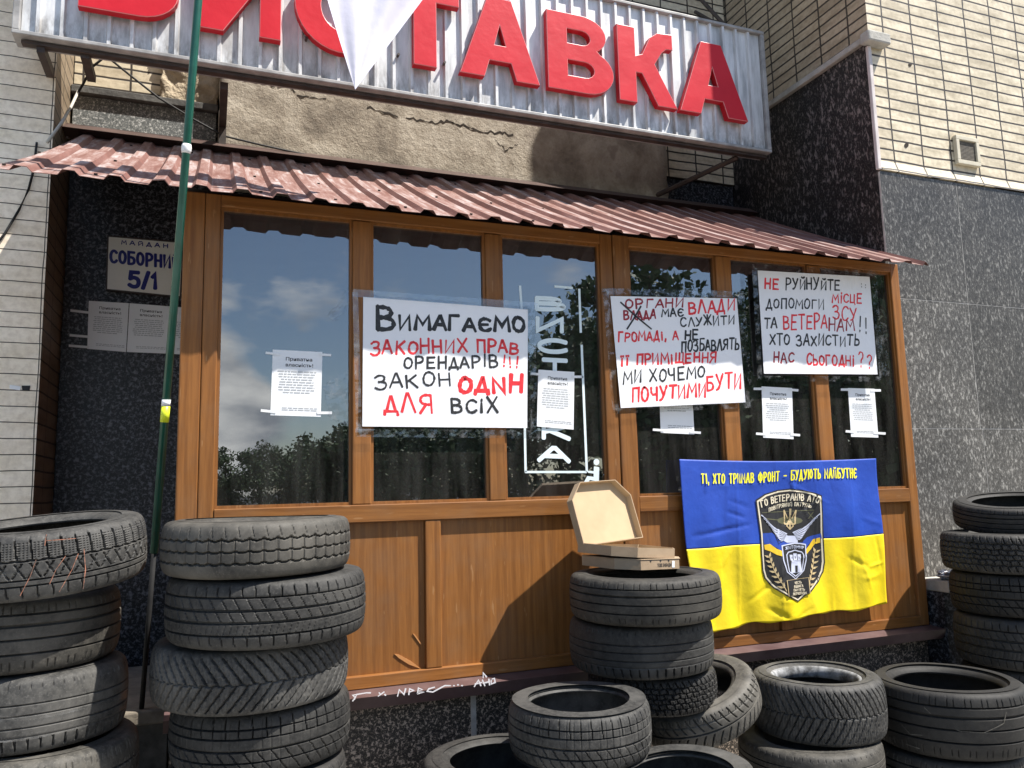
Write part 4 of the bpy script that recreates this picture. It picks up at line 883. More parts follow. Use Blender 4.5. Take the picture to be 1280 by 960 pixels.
def sign_letter(ch, x0, x1, zb, zt):
    cu = bpy.data.curves.new('letter', 'CURVE'); cu.dimensions = '2D'; cu.fill_mode = 'BOTH'; cu.extrude = .021; cu.bevel_depth = .0035; cu.bevel_resolution = 1; cu.offset = -.0035
    for ring in SL[ch]:
        pts = []
        for u, v in ring:
            q = (u*(x1-x0), v*(zt-zb))
            if not pts or (abs(q[0]-pts[-1][0])+abs(q[1]-pts[-1][1])) > 1e-4: pts.append(q)
        if abs(pts[0][0]-pts[-1][0])+abs(pts[0][1]-pts[-1][1]) < 1e-4: pts.pop()
        sp = cu.splines.new('POLY'); sp.points.add(len(pts)-1); sp.use_cyclic_u = True
        for p, (a, b) in zip(sp.points, pts): p.co = (a, b, 0, 1)
    ob = bpy.data.objects.new('letter_shape', cu); COL.objects.link(ob); dg = bpy.context.evaluated_depsgraph_get(); dg.update()
    me = bpy.data.meshes.new_from_object(ob.evaluated_get(dg)); vs = [Vector((x0+v.co.x, SY-.026-v.co.z, zb+v.co.y)) for v in me.vertices]; fs = [tuple(p.vertices) for p in me.polygons]
    nrm = [p.normal.copy() for p in me.polygons]; bpy.data.objects.remove(ob); bpy.data.curves.remove(cu); bpy.data.meshes.remove(me)
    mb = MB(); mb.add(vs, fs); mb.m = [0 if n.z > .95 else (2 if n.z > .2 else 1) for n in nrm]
    o = mb.build('letter', ['letter_red', 'letter_edge', 'letter_trim'], SG)
    ft = MB()
    for fx in (.14, .8): xx = x0+(x1-x0)*fx; ft.tube([(xx, SY-.022, zb+.06), (xx, SY+.008, zb+.06)], .008, 6)
    ft.build('fixing', 'dark_metal', o)
    return o
ZB, ZT = 3.852, 4.366
for ch, x0, x1 in (('В', -.655, -.205), ('И', -.105, .300), ('С', .368, .850), ('Т', .884, 1.294), ('А', 1.294, 1.795), ('В', 1.850, 2.298), ('К', 2.334, 2.755), ('А', 2.775, 3.303)):
    sign_letter(ch, x0*1.012, x1*1.012, ZB, ZT)

# ------------------------------------------------------------------ cables, vent, litter
t = MB().tube([P(131, 71, 1.2), P(115, 84, 1.25), P(104, 105, 1.3), P(96, 118, 1.31), P(93, 128, 1.3)], .007, 6); tag(t.build('cable', 'cable_black', smooth=True), 'short black cable drooping from the sign to the left end of the ledge', 'cable')
t = MB().tube([P(134, 71, 1.2), P(165, 96, 1.24), P(198, 122, 1.26), P(240, 148, 1.28), P(280, 170, 1.3), P(330, 182, 1.3), P(390, 195, 1.31)], .006, 6); tag(t.build('cable', 'cable_black', smooth=True), 'long black cable running from the sign down along the plaster beam', 'cable')
t = MB().tube([P(98, 114, 1.32), P(88, 135, 1.2), P(78, 152, 1.0), P(59, 178, .93)], .008, 6); tag(t.build('cable', 'cable_white', smooth=True), 'thin pale cable sloping down across the pillar edge to the roof', 'cable')
t = MB().tube([P(46, 178, .985), P(42, 212, .985), P(36, 236, .985), P(24, 262, .985), P(6, 292, .985), P(-20, 325, .985)], .006, 6); tag(t.build('cable', 'cable_black', smooth=True), 'black cable hanging on the sunlit tiles of the pillar below the roof', 'cable')
VT = thing('wall_vent', 'square cream ventilation grille set in the cream tiles', 'vent', (4.62, .09, 3.57))
a, b = P(1191, 168, .08), P(1225, 212, .08)
fr = MB(); x0, x1, z0, z1 = a.x+.004, b.x-.006, b.z+.012, a.z-.008
fr.box(x0, x1, .062, .0905, z0, z0+.028); fr.box(x0, x1, .062, .0905, z1-.028, z1); fr.box(x0, x0+.028, .062, .0905, z0+.028, z1-.028); fr.box(x1-.028, x1, .062, .0905, z0+.028, z1-.028); fr.build('frame', 'vent_frame', VT, bevel=.003)
gr = MB().box(x0+.028, x1-.028, .082, .0905, z0+.028, z1-.028)
for k in range(14): zz = z0+.035+k*(z1-z0-.066)/14; gr.box(x0+.0285, x1-.0285, .074, .0815, zz, zz+.006)
gr.build('grille', 'vent_grille', VT)
def crumple(name, c, sx, sy, sz, mat, seed):
    bm = bmesh.new(); bmesh.ops.create_icosphere(bm, subdivisions=3, radius=1); rs = random.Random(seed); ph = [rs.uniform(0, 6) for _ in range(9)]
    for v in bm.verts:
        k = 1+.25*math.sin(5*v.co.x+ph[0])*math.sin(6*v.co.y+ph[1])+.2*math.sin(9*v.co.z+ph[2])+rs.uniform(-.12, .12); v.co = Vector((v.co.x*sx*k, v.co.y*sy*k, max(-.8*sz, v.co.z*sz*k)))+Vector(c)
    mb = MB(); bm.verts.index_update(); mb.add([v.co.copy() for v in bm.verts], [tuple(v.index for v in f.verts) for f in bm.faces]); bm.free(); return mb.build(name, mat)
tag(crumple('wrapper', (3.96, -.06, .889), .075, .045, .028, 'foil', 3), 'crumpled silver and blue wrapper on the small stone ledge', 'litter')

# ------------------------------------------------------------------ flag pole with white flag
pb = P(177, 884, .12); pt = P(233, 186, -.262); pm = P(203, 512, None or (-.07)); d = (pt-pb)
def on(t): return pb+d*t
FP = thing('flag_pole', 'dark green pole leaning on the roof edge with a white flag', 'pole', (pb.x, pb.y, .605))
zt = lambda z: (z-pb.z)/d.z
MB().tube([Vector((pb.x, pb.y, .607)), on(zt(1.25))], .010, 10).build('lower_tube', 'black_tube', FP, smooth=True)
MB().tube([on(zt(1.22)), on(zt(4.95))], .0155, 14).build('upper_tube', 'green_paint', FP, smooth=True)
zy = P(202, 512, -.07).z
MB().tube([on(zt(zy-.05)), on(zt(zy+.012))], .0166, 14).build('tape_band', 'yellow_tape', FP, smooth=True)
MB().tube([on(zt(zy+.013)), on(zt(zy+.038))], .0170, 14).build('clip', 'white_tape', FP, smooth=True)
zk = pt.z; MB().tube([on(zt(zk-.018)), on(zt(zk-.006)), on(zt(zk+.006)), on(zt(zk+.018))], [.0165, .019, .019, .0165], 12).build('tie', 'white_tape', FP, smooth=True)
# the white flag hangs as a pointed fold below its corner
def white_flag():
    top = on(zt(4.93)); low = on(zt(4.35)); y0 = -.38; tip = P(444, 112, y0)
    L0 = P(402, -30, y0); R0 = P(556, -42, y0); out = []
    n = 26; vs = []
    for lay in (0, 1):
        for j in range(n+1):
            t_ = j/n
            for i in range(n+1):
                s_ = i/n; a = L0.lerp(tip, t_); b = R0.lerp(tip, t_)
                p = a.lerp(b, s_); p.y += .022*math.sin(s_*7+t_*2)*(1-t_)+.012*math.sin(s_*15+1)*(1-t_)+lay*.0015+(.05*(1-t_)*s_); vs.append(p)
    q = (n+1)**2; fs = []
    for lay in (0, 1):
        for j in range(n):
            for i in range(n): k = lay*q+j*(n+1)+i; fs.append((k, k+1, k+n+2, k+n+1))
    mb = MB(); mb.add(vs, fs)
    # the upper cloth from the pole across to the fold
    m_ = 20; vs = []
    for j in range(m_+1):
        for i in range(m_+1):
            t_, s_ = j/m_, i/m_; a = low.lerp(top, t_); b = L0.lerp(R0, .0).lerp(P(600, -300, y0), t_) if i else a
            e = L0.lerp(R0, 1-t_*.2) if j == 0 else P(560+30*t_, -60-260*t_, y0)
            p = a.lerp(e, s_); p.y += .03*math.sin(s_*9+t_*3)*s_; vs.append(p)
    mb.add(vs, [(j*(m_+1)+i, j*(m_+1)+i+1, (j+1)*(m_+1)+i+1, (j+1)*(m_+1)+i) for j in range(m_) for i in range(m_)])
    mb.build('flag', 'white_cloth', FP, smooth=True)
white_flag()

# ------------------------------------------------------------------ tyres
def groove(d, w, soft=.3): return np.clip((w-np.abs(d))/(w*soft), 0, 1)
def lat(th, t, N, skew, w, ph=0): return groove(np.mod(th*N/(2*np.pi)+skew*t+ph, 1)-.5, w)
TAU = 2*np.pi
def pat(kind, th, t):
    at = np.abs(t); z = np.zeros_like(t)
    if kind == 'scallop':
        for t0 in (.48, .02, -.44): z = np.maximum(z, groove(t-t0+.075*np.abs(np.sin(th*23)), .042))
        z = np.maximum(z, lat(th, t, 46, 0, .05, .5)*.35*(at < .55)); z = np.maximum(z, lat(th, t, 46, .4, .04)*.3*(t > .55))
    elif kind == 'summer':
        for t0, w in ((-.62, .028), (-.2, .045), (.2, .045), (.62, .028)): z = np.maximum(z, groove(t-t0, w))
        z = np.maximum(z, lat(th, t, 52, .25, .05)*.7*(at > .64)); z = np.maximum(z, lat(th, t, 52, 1.4, .045)*.55*(at < .6)*(t > -.18)); z = np.maximum(z, lat(th, t, 104, -1.4, .06)*.3*(at < .6)*(t < -.22))
    elif kind == 'chevron':
        z = np.maximum(z, lat(th, at**1.15, 56, 1.9, .105, 0)*(t > 0)); z = np.maximum(z, lat(th, at**1.15, 56, 1.9, .105, .5)*(t <= 0)); z = np.maximum(z, groove(t-.02*np.sign(np.sin(th*50)), .018)*.6)
        z = np.maximum(z, lat(th, at, 150, 1.2, .12)*.22)
    elif kind == 'block':
        for t0 in (-.52, -.12, .28, .6): z = np.maximum(z, groove(t-t0, .024))
        row = np.digitize(t, [-.52, -.12, .28, .6]); z = np.maximum(z, lat(th, t, 44, np.where(row < 2, 1.6, .12), .04, 0)*np.where(row == 2, .0, .9)); z = np.maximum(z, lat(th, t, 132, 0, .05, .2)*.2)
    elif kind == 'winter':
        row = np.digitize(t, [-.6, -.28, 0, .28, .6])
        for t0 in (-.6, -.28, 0, .28, .6): z = np.maximum(z, groove(t-t0-.025*np.sin(th*30), .04))
        z = np.maximum(z, lat(th, t, 54, .9, .085, row*.37)); z = np.maximum(z, lat(th, t, 180, .5, .1, row*.2)*.3)
    elif kind == 'ribs':
        for t0, w in ((-.5, .022), (-.05, .03), (.35, .03), (.70, .02)): z = np.maximum(z, groove(t-t0, w))
        z = np.maximum(z, lat(th, t, 90, .1, .06)*.4*(t > .72)); z = np.maximum(z, lat(th, t, 90, .1, .06)*.4*(t < -.72))
    elif kind == 'worn':
        for t0, w in ((-.30, .02), (.05, .02), (.36, .018)): z = np.maximum(z, groove(t-t0, w)*.5)
        z = np.maximum(z, groove(t+.55, .02)); z = np.maximum(z, lat(th, t, 54, .2, .08)*(t < -.62)); z = np.maximum(z, lat(th, t, 60, .2, .05)*(t > .8)*.3)
    elif kind == 'notch':
        for t0 in (-.55, -.12, .34): z = np.maximum(z, groove(t-t0, .022)); z = np.maximum(z, lat(th, t, 62, .3, .06, t0)*(np.abs(t-t0-.03) < .12))
        z = np.maximum(z, lat(th, t, 96, 0, .07)*.3*(t > .7))
    elif kind == 'curve':
        z = np.maximum(z, groove(t, .03)); z = np.maximum(z, groove(t-.55, .022)*.7)
        z = np.maximum(z, groove(np.mod(th*46/TAU+1.1*np.sqrt(at+.02)*1.2, 1)-.5, .085)*(at > .14)*(at < .95)); z = np.maximum(z, lat(th, t, 92, .2, .06)*.3*(at > .6))
    elif kind == 'lugs':
        z = np.maximum(z, lat(th, t, 58, .35*np.sign(t), .20)*(at > .30)); z = np.maximum(z, groove(at-.30, .03)); z = np.maximum(z, lat(th, t, 58, 1, .05, .3)*.5*(at < .3))
    elif kind == 'stipple':
        for t0, w in ((.28, .035), (-.36, .025), (-.56, .03)): z = np.maximum(z, groove(t-t0+.03*np.mod(th*48/TAU, 1)*(t0 > 0), w))
        z = np.maximum(z, lat(th, t, 48, .25, .06)*(t > .28)); z = np.maximum(z, lat(th, t, 48, .2, .05)*(t < -.56)*.8)
        dd = np.minimum(np.abs(np.mod(th*48/TAU+1.3*t, 1)-.5), np.abs(np.mod(th*48/TAU-1.3*t, 1)-.5)); z = np.maximum(z, groove(dd, .07)*.7*(t > -.3)*(t < .2))
        z = np.maximum(z, ((np.sin(th*48*4) > .35) & (np.sin(t*75) > .25)).astype(float)*.35*(t > .36)*(t < .86))
    return z
TM = {}
def tyre_mesh(kind, R, w, r, mat):
    key = (kind, round(R, 3), round(w, 3), round(r, 3), mat)
    if key in TM: return TM[key]
    nA = 600; nT = 52; tw = w*.43
    ts = np.linspace(-1, 1, nT); h = .0105
    rows = []                                     # (radius, z, t or None)
    for t_ in ts: rows.append((R-.007*t_**2-.006*t_**8, t_*tw, t_))
    side = [(R-.020, .462*w), (R-.030, .478*w), (R-.034, .481*w), (R-.052, .494*w), (R-.075, .5*w), (r+.062, .497*w), (r+.058, .493*w), (r+.036, .482*w), (r+.033, .476*w), (r+.016, .452*w), (r+.013, .447*w), (r+.002, .41*w), (r-.002, .385*w), (r, .36*w), (r+.014, .345*w), (r+.035, .40*w), (R-.075, .45*w), (R-.035, .41*w), (R-.020, .32*w), (R-.018, 0)]
    prof = rows+[(a, b, None) for a, b in side]+[(a, -b, None) for a, b in side[-2::-1]]
    n = len(prof); th = np.linspace(0, TAU, nA, endpoint=False)
    rad = np.zeros((n, nA)); zz = np.zeros((n, nA)); rng = np.random.RandomState(len(TM)+5)
    for i, (a, b, t_) in enumerate(prof):
        rad[i] = a; zz[i] = b
        if t_ is not None: rad[i] -= h*pat(kind, th, np.full(nA, t_))*(1 if abs(t_) < .96 else .35)
    ph = rng.uniform(0, 6, 4); rad += .0015*np.sin(2*th+ph[0])+.001*np.sin(5*th+ph[1]); zz += .002*np.sin(2*th+ph[2])*np.sign(1)
    # raised sidewall marks
    co = np.stack([rad*np.cos(th), rad*np.sin(th), zz], -1).reshape(-1, 3)
    i = np.arange(n)[:, None]; j = np.arange(nA)[None]; i2 = (i+1) % n; j2 = (j+1) % nA
    fc = np.stack([i*nA+j, i*nA+j2, i2*nA+j2, i2*nA+j], -1).reshape(-1, 4)
    me = bpy.data.meshes.new('tyre'); me.vertices.add(len(co)); me.vertices.foreach_set('co', co.ravel()); me.loops.add(fc.size); me.loops.foreach_set('vertex_index', fc.ravel().astype(np.int32))
    me.polygons.add(len(fc)); me.polygons.foreach_set('loop_start', np.arange(0, fc.size, 4, dtype=np.int32)); me.update(calc_edges=True)
    sm = np.ones(len(fc), bool); me.polygons.foreach_set('use_smooth', sm); me.materials.append(MATS[mat]); me.validate()
    try: me.set_sharp_from_angle(angle=R_(38))
    except Exception: pass
    TM[key] = me; return me
def tyre(label, kind, cx, cy, zt, zb, R, mat='rubber_grey', tilt=(0, 0), rr=.64, spin=None, group='old tyres stacked in front of the porch'):
    zt += 1.45; zb += 1.45
    o = bpy.data.objects.new('tyre', tyre_mesh(kind, R, zt-zb-.001, R*rr, mat)); COL.objects.link(o)
    o.location = (cx, cy, (zt+zb)/2); q = Matrix.Rotation(R_(tilt[0]), 4, 'X') @ Matrix.Rotation(R_(tilt[1]), 4, 'Y') @ Matrix.Rotation(random.uniform(0, 6.28) if spin is None else spin, 4, 'Z')
    o.rotation_euler = q.to_euler(); return tag(o, label, 'tyre', group)
# leftmost stack
A1 = tyre('top tyre of the leftmost stack, with orange paint marks on its tread', 'stipple', -.502, -.473, -.078, -.282, .31, 'rubber_grey', tilt=(5, -3.5), spin=.3)
tyre('second tyre of the leftmost stack, brownish with three long straight grooves', 'ribs', -.562, -.388, -.303, -.532, .29, 'rubber_dusty')
tyre('bald wide tyre third in the leftmost stack, notched along its lower edge', 'worn', -.530, -.395, -.533, -.762, .29, 'rubber_grey')
tyre('fourth tyre of the leftmost stack, dusty with short dark notches along its grooves', 'notch', -.487, -.432, -.763, -.985, .29, 'rubber_dusty')
for z0, z1 in ((-.986, -1.215), (-1.216, -1.43)): tyre('lowest hidden tyre under the leftmost stack', 'ribs', -.51, -.43, z0, z1, .29, 'rubber_black')
# second stack
tyre('tyre with scalloped wavy grooves on top of the stack by the left windows', 'scallop', .165, -.578, -.088, -.268, .31, 'rubber_dusty', spin=.2)
tyre('second tyre of the stack by the left windows, wide with square shoulder blocks', 'summer', .202, -.555, -.269, -.486, .33, 'rubber_grey')
tyre('third tyre of the stack by the left windows, with arrow shaped tread', 'chevron', .157, -.489, -.487, -.690, .325, 'rubber_grey')
tyre('fourth tyre of the stack by the left windows, rectangular blocks edged in pale dust', 'block', .194, -.462, -.691, -.895, .30, 'rubber_grey')
for z0, z1 in ((-.896, -1.08), (-1.081, -1.265), (-1.266, -1.43)): tyre('lowest hidden tyre under the stack by the left windows', 'ribs', .18, -.48, z0, z1, .30, 'rubber_black')
# pizza box stack
tyre('tyre directly under the pizza boxes, with ribbed tread', 'ribs', 1.752, -.440, -.376, -.562, .32, 'rubber_dusty')
tyre('smooth wide tyre second in the stack that carries the pizza boxes', 'worn', 1.751, -.395, -.563, -.775, .305, 'rubber_grey')
tyre('narrow winter tyre with small blocks, third in the stack that carries the pizza boxes', 'winter', 1.80, -.385, -.776, -.93, .275, 'rubber_black')
for z0, z1 in ((-.931, -1.10), (-1.101, -1.27), (-1.271, -1.43)): tyre('dark hidden tyre at the foot of the stack that carries the pizza boxes', 'ribs', 1.58, -.34, z0-.02, z1-.02, .2, 'rubber_black')
# the heap at the foot of the porch
tyre('tyre lying in front of the pizza box stack, half in its shadow', 'block', 1.29, -.73, -.775, -.965, .262, 'rubber_grey', rr=.70)
tyre('tyre at the bottom edge with only its rim showing before the granite plinth', 'ribs', 1.02, -.60, -.975, -1.13, .285, 'rubber_grey')
tyre('hidden tyre under the heap before the pizza box stack', 'ribs', 1.02, -.60, -1.131, -1.29, .285, 'rubber_black'); tyre('hidden tyre under the heap before the pizza box stack', 'ribs', 1.02, -.60, -1.291, -1.43, .285, 'rubber_black')
tyre('tyre leaning sideways between the pizza box stack and the white rimmed tyre', 'curve', 2.023, -.379, -.871, -1.035, .276, 'rubber_dusty', tilt=(4, -21.5))
tyre('tyre with deep slanted lugs at the bottom edge under the leaning tyre', 'lugs', 1.575, -.95, -1.0, -1.188, .26, 'rubber_grey', tilt=(0, -3), rr=.72)
tyre('hidden tyre under the one with deep lugs', 'ribs', 1.58, -.95, -1.19, -1.43, .25, 'rubber_black')
G1 = tyre('tyre with a white highlight painted on its scuffed inner rim, below the flag', 'chevron', 2.605, -.47, -.872, -1.125, .29, 'rubber_grey')
tyre('dusty flat tyre under the white rimmed tyre', 'worn', 2.526, -.49, -1.126, -1.29, .305, 'rubber_dusty'); tyre('hidden tyre on the ground under the white rimmed tyre', 'ribs', 2.54, -.49, -1.291, -1.43, .30, 'rubber_black')
H1 = tyre('largest tyre at lower right, wide and black with pale chalk scribbles', 'ribs', 3.22, -.63, -.925, -1.21, .33, 'rubber_black', rr=.70)
tyre('dark tyre under the largest tyre at lower right', 'ribs', 3.20, -.62, -1.211, -1.43, .31, 'rubber_black')
# right stack
tyre('narrow top tyre of the stack at the right edge before the granite', 'ribs', 4.075, -.42, -.130, -.276, .30, 'rubber_black', tilt=(5, -7), rr=.68)
tyre('second tyre of the right edge stack, wider than the one on top', 'winter', 3.955, -.435, -.297, -.499, .31, 'rubber_black')
tyre('third tyre of the right edge stack, level with the stone ledge', 'block', 3.975, -.435, -.50, -.715, .30, 'rubber_black')
tyre('fourth tyre of the right edge stack, behind the largest tyre', 'summer', 3.975, -.435, -.716, -.97, .30, 'rubber_black')
for z0, z1 in ((-.971, -1.20), (-1.201, -1.43)): tyre('hidden tyre at the foot of the right edge stack', 'ribs', 4.01, -.435, z0, z1, .30, 'rubber_black')
# white scuffed bead of the tyre under the flag, highlight put into its colour
def ring(parent, R0, z, name, mat):
    prof = [(R0+.013, z+.0015), (R0+.006, z+.004), (R0-.004, z-.004), (R0-.010, z-.02), (R0-.010, z-.045), (R0+.008, z-.05)]
    n = 96; mb = MB(); vs = []
    for a, b in prof:
        for k in range(n): vs.append((a*math.cos(TAU*k/n), a*math.sin(TAU*k/n), b))
    fs = [(i*n+k, i*n+(k+1) % n, (i+1)*n+(k+1) % n, (i+1)*n+k) for i in range(len(prof)-1) for k in range(n)]
    mb.add(vs, fs); me = bpy.data.meshes.new(name); me.from_pydata([tuple(v) for v in mb.v], [], mb.f); me.materials.append(MATS[mat])
    for p in me.polygons: p.use_smooth = True
    o = bpy.data.objects.new(name, me); COL.objects.link(o); o.parent = parent; return o
bd = ring(G1, .29*.64, .253*.405+.004, 'bead', 'bead_white_lit'); bd['label'] = 'scuffed inner rim with painted white highlight'
# paint marks drawn on a tyre's tread: pixel strokes brought onto its own cylinder
def on_cyl(u, v, cx, cy, R):
    d_ = ray(u, v); ox, oy = EYE.x-cx, EYE.y-cy; a = d_.x**2+d_.y**2; b = 2*(ox*d_.x+oy*d_.y); c_ = ox*ox+oy*oy-R*R; s_ = (-b-math.sqrt(max(0, b*b-4*a*c_)))/(2*a); return EYE+d_*s_
def marks(parent, cx, cy, R, strokes, w, mat, name):
    mb = MB()
    for st in strokes:
        pp = [on_cyl(u, v, cx, cy, R) for u, v in st]; pts = []
        for a, b in zip(pp, pp[1:]): pts += [a.lerp(b, k/6) for k in range(6)]
        pts.append(pp[-1]); l, r = [], []
        for i, p in enumerate(pts):
            d_ = (pts[min(i+1, len(pts)-1)]-pts[max(0, i-1)]).normalized(); nr = Vector((p.x-cx, p.y-cy, 0)).normalized(); p = Vector((cx, cy, p.z))+nr*R; s_ = nr.cross(d_)*w/2*random.uniform(.5, 1.1); l.append(p+s_); r.append(p-s_)
        n = len(pts); mb.add(l+r, [(i, i+1, n+i+1, n+i) for i in range(n-1)])
    me = bpy.data.meshes.new(name); inv = (Matrix.Translation(parent.location) @ parent.rotation_euler.to_matrix().to_4x4()).inverted()
    me.from_pydata([tuple(inv @ p) for p in mb.v], [], mb.f); me.materials.append(MATS[mat]); o = bpy.data.objects.new(name, me); COL.objects.link(o); o.parent = parent
marks(A1, -.502, -.473, .3112, [((56, 676), (95, 673)), ((58, 668), (56, 682)), ((45, 700), (38, 720), (25, 745)), ((82, 695), (70, 712), (62, 730)), ((98, 692), (90, 712), (74, 740)), ((105, 686), (107, 712), (104, 736))], .0025, 'orange_paint', 'paint_mark')
marks(H1, 3.22, -.63, .3312, [((1127, 906), (1138, 918), (1153, 919)), ((1132, 930), (1150, 936)), ((1155, 884), (1164, 893)), ((1170, 900), (1200, 914), (1230, 916), (1255, 904), (1258, 890))], .004, 'rubber_dusty', 'chalk_mark')
# stretched cling film round the leftmost stack
def cling(z_pts, cx, cy, R, w, a0, a1):
    n = 40; l, r = [], []; rs = random.Random(int(w*1e4))
    for k in range(n+1):
        t_ = k/n; a = R_(a0+(a1-a0)*t_); z = z_pts[0]+(z_pts[1]-z_pts[0])*t_+.006*math.sin(t_*9); ww = w*(.6+.4*math.sin(t_*6+1)); p = Vector((cx+R*math.sin(a), cy-R*math.cos(a), z+1.45)); l.append(p+Vector((0, 0, ww))); r.append(p-Vector((0, 0, ww)))
    return MB().add(l+r, [(i, i+1, n+2+i, n+1+i) for i in range(n)])
CF = thing('cling_film', 'clear stretch film wound round the leftmost tyre stack', 'packing film', (-.53, -.43, 1.1))
cling((-.245, -.16), -.502, -.473, .314, .007, -40, 85).build('film_band', 'clear_film', CF)
cling((-.62, -.66), -.530, -.395, .294, .018, -60, 80).build('film_band', 'clear_film', CF); cling((-.70, -.70), -.530, -.395, .2945, .006, -60, 80).build('film_band', 'clear_film', CF)

# ------------------------------------------------------------------ pizza boxes
def oct_(x0, x1, y0, y1, c): return [(x0+c, y0), (x1-c, y0), (x1, y0+c), (x1, y1), (x0, y1), (x0, y0+c)]
def tray(parent, name, poly, z0, z1, M4, t=.0035, mats=('card_outer', 'card_inner')):
    # open-topped shallow tray following a polygon outline
    n = len(poly); cx = sum(p[0] for p in poly)/n; cy = sum(p[1] for p in poly)/n
    inn = [(cx+(x-cx)*(1-2*t/.3), cy+(y-cy)*(1-2*t/.3)) for x, y in poly]
    vs = [(x, y, z0) for x, y in poly]+[(x, y, z1) for x, y in poly]+[(x, y, z1) for x, y in inn]+[(x, y, z0+t) for x, y in inn]
    fs = [tuple(range(n))[::-1]]+[(i, (i+1) % n, n+(i+1) % n, n+i) for i in range(n)]+[(n+i, n+(i+1) % n, 2*n+(i+1) % n, 2*n+i) for i in range(n)]+[(2*n+i, 2*n+(i+1) % n, 3*n+(i+1) % n, 3*n+i) for i in range(n)]+[tuple(range(3*n, 4*n))]
    mb = MB(); mb.add([M4 @ Vector(v) for v in vs], fs); mb.m = [0]+[0]*n+[0]*n+[1]*n+[1]
    return mb.build(name, list(mats), parent)
zc = -.376+1.45
def boxes():
    W_, D_, Hh = .39, .285, .041; c = .078
    # lower, closed box
    base = Matrix.Translation((1.775, -.345, zc+.010)) @ Matrix.Rotation(R_(3), 4, 'Y') @ Matrix.Rotation(R_(15), 4, 'Z')
    T = thing('pizza_box', 'closed cardboard pizza box lying on the tyre under the open one', 'pizza box', base.translation, 'pizza boxes')
    pl = oct_(-W_/2, W_/2, -D_/2, D_/2, c)
    n = len(pl)
    mb = MB(); mb.prism([base @ Vector((x, y, 0)) for x, y in pl], (0, 0, Hh)); mb.build('box', 'card_outer', T)
    mb = MB(); mb.prism([base @ Vector((x*1.012, y*1.012, Hh+.0005)) for x, y in pl], (0, 0, .003)); mb.build('lid', 'card_outer', T)
    tx = MB()
    def side(u, v): return base @ Vector((W_/2-c+.006+(c-.012)*u, -D_/2+.006+(c-.012)*u, .012+.014*v))+Vector((.0008, -.0008, 0))
    # maker's stamp on the front side
    def fr_(u, v): return base @ Vector((-.02+.085*u, -D_/2-.0012, .012+.013*v))
    printed(tx, 'ТОВІ ЗАВЖДИ', fr_, .03); tx.build('print', 'print_black', T)
    lb = MB().prism([base @ Vector((x, -D_/2-.0008, z)) for x, z in ((.07, .006), (.085, .006), (.085, .034), (.07, .034))], (0, -.0006, 0)); lb.build('sticker', 'paper_white', T)
    hl = MB()
    for x in (-.06, .0, .05): hl.add([base @ Vector((x-.006, -D_/2-.0012, Hh)), base @ Vector((x+.006, -D_/2-.0012, Hh)), base @ Vector((x, -D_/2-.0012, Hh-.011))], [(0, 1, 2)])
    hl.build('vent_hole', 'print_black', T)
    # upper, open box
    b2 = Matrix.Translation((1.757, -.338, zc+.060)) @ Matrix.Rotation(R_(5), 4, 'Y') @ Matrix.Rotation(R_(17), 4, 'Z')
    T2 = thing('pizza_box', 'open empty cardboard pizza box with its lid raised against the porch', 'pizza box', b2.translation, 'pizza boxes')
    tray(T2, 'tray', pl, 0, Hh, b2)
    hinge = b2 @ Matrix.Translation((0, D_/2+.002, Hh)) @ Matrix.Rotation(R_(-108), 4, 'X') @ Matrix.Rotation(R_(-7), 4, 'Z')
    pl2 = [(x, y-D_/2) for x, y in pl]
    # the lid, folded up about its rear edge; its inside faces the camera
    lid = hinge @ Matrix.Scale(-1, 4, (0, 0, 1))
    tray(T2, 'lid', [(x*1.01, y*1.01) for x, y in pl2], 0, Hh*.9, lid)
    return
boxes()

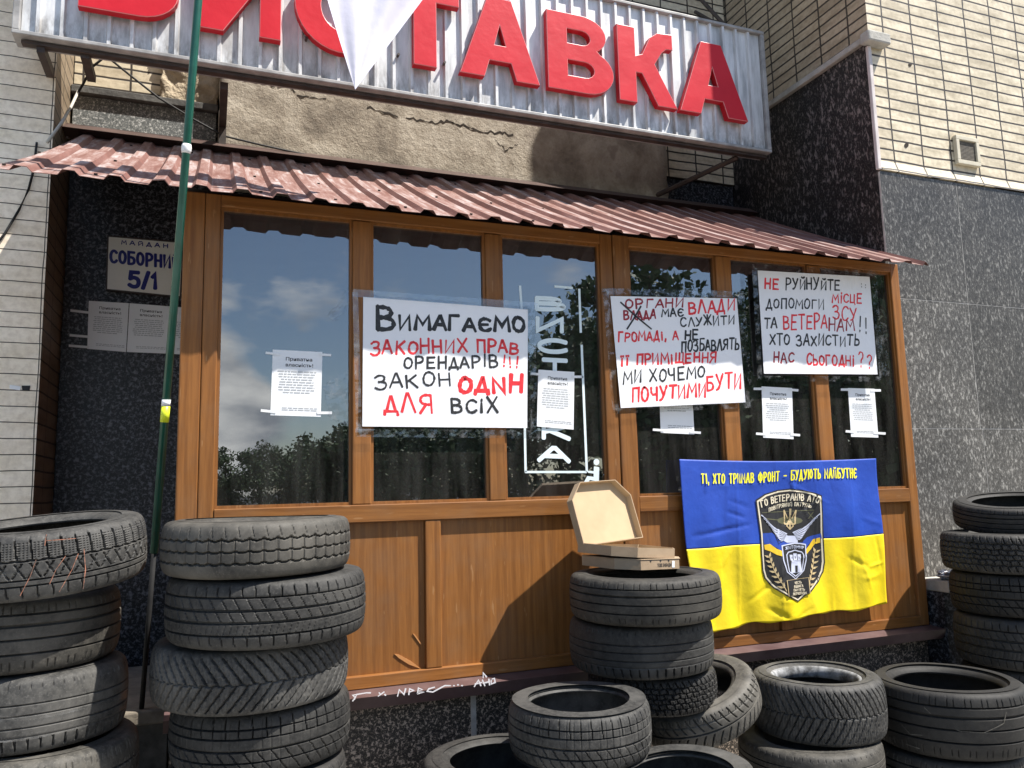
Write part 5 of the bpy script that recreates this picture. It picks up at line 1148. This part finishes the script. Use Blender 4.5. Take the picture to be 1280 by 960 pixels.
# ------------------------------------------------------------------ trees across the street (seen mirrored in the panes)
def tree_mesh(seed, h, rad):
    rs = np.random.RandomState(seed); mb = MB(); blobs = []
    for k in range(34):
        a = rs.uniform(0, TAU); q = rs.uniform(0, 1)**.6; z = rs.uniform(.14, 1.0); rr = rad*q*math.sin(math.pi*min(1, max(.08, (z-.18)/.9)))**.7
        blobs.append((rr*math.cos(a), rr*math.sin(a), z*h*.93, rs.uniform(.14, .30)*rad*1.5))
    vs = []; fs = []
    for bx, by, bz, br in blobs:
        for _ in range(150):
            d_ = rs.randn(3); d_ /= np.linalg.norm(d_); p = np.array([bx, by, bz])+d_*br*rs.uniform(.4, 1.05)*np.array([1, 1, .8])
            u = rs.randn(3); u /= np.linalg.norm(u); w = np.cross(u, rs.randn(3)); w /= np.linalg.norm(w); s_ = rs.uniform(.06, .13)*rad*.5
            n = len(vs); vs += [p+u*s_, p+w*s_*.6, p-u*s_, p-w*s_*.6]; fs.append((n, n+1, n+2, n+3))
    return vs, fs
def plant_tree(h, rad, seed):
    T = thing('tree', 'leafy green tree across the street, seen only as a reflection in the panes', 'tree', (0, 0, 0), 'trees across the street')
    vs, fs = tree_mesh(seed, h, rad); MB().add(vs, fs).build('crown', 'leaves', T)
    tr = MB().tube([(0, 0, -.05), (.03*h, 0, .2*h), (0, .02*h, .45*h), (.01*h, 0, .8*h)], [.028*h, .022*h, .016*h, .005*h], 8)
    for a in range(5): b = a*1.3; tr.tube([(0, .01*h, (.3+.08*a)*h), (math.cos(b)*rad*.6, math.sin(b)*rad*.6, (.48+.08*a)*h)], [.011*h, .003*h], 6)
    tr.build('trunk', 'bark', T, smooth=True); return T
kinds = [plant_tree(8, 3.6, 11), plant_tree(6, 3.6, 12), plant_tree(10, 3.0, 13)]
used = set()
def put_tree(k, ang, dist, sc):
    o = kinds[k]
    if k in used:
        c = o.copy(); COL.objects.link(c)
        for ch in list(o.children): d_ = ch.copy(); COL.objects.link(d_); d_.parent = c
        o = c
    used.add(k); o.location = (math.sin(R_(ang))*dist, 3.47-math.cos(R_(ang))*dist, 0); o.rotation_euler = (0, 0, ang*.7); o.scale = (sc, sc, sc)
for k, ang, dist, sc in ((1, -11, 60, .8), (1, -8, 64, .7), (0, -5, 66, .6), (1, -2, 60, .62), (1, 1, 64, .8), (0, 3.5, 70, .7), (1, 5.5, 62, .8), (1, 8, 58, .9), (1, 10, 56, 1.0), (1, 13, 50, 1.0), (2, 11, 52, .62), (0, 15, 46, .85), (1, 18, 44, 1.0), (0, 22, 38, 1.0), (2, 25.5, 34, .92), (0, 28.5, 30, 1.05), (2, 31.5, 25, .95), (1, 34, 34, 1.35), (0, 37, 27, .95), (2, 40, 30, .95), (0, 43, 25, 1.05), (1, 46, 27, 1.25), (2, 49, 26, 1.0), (0, 53, 30, 1.2)):
    put_tree(k, ang, dist, sc)
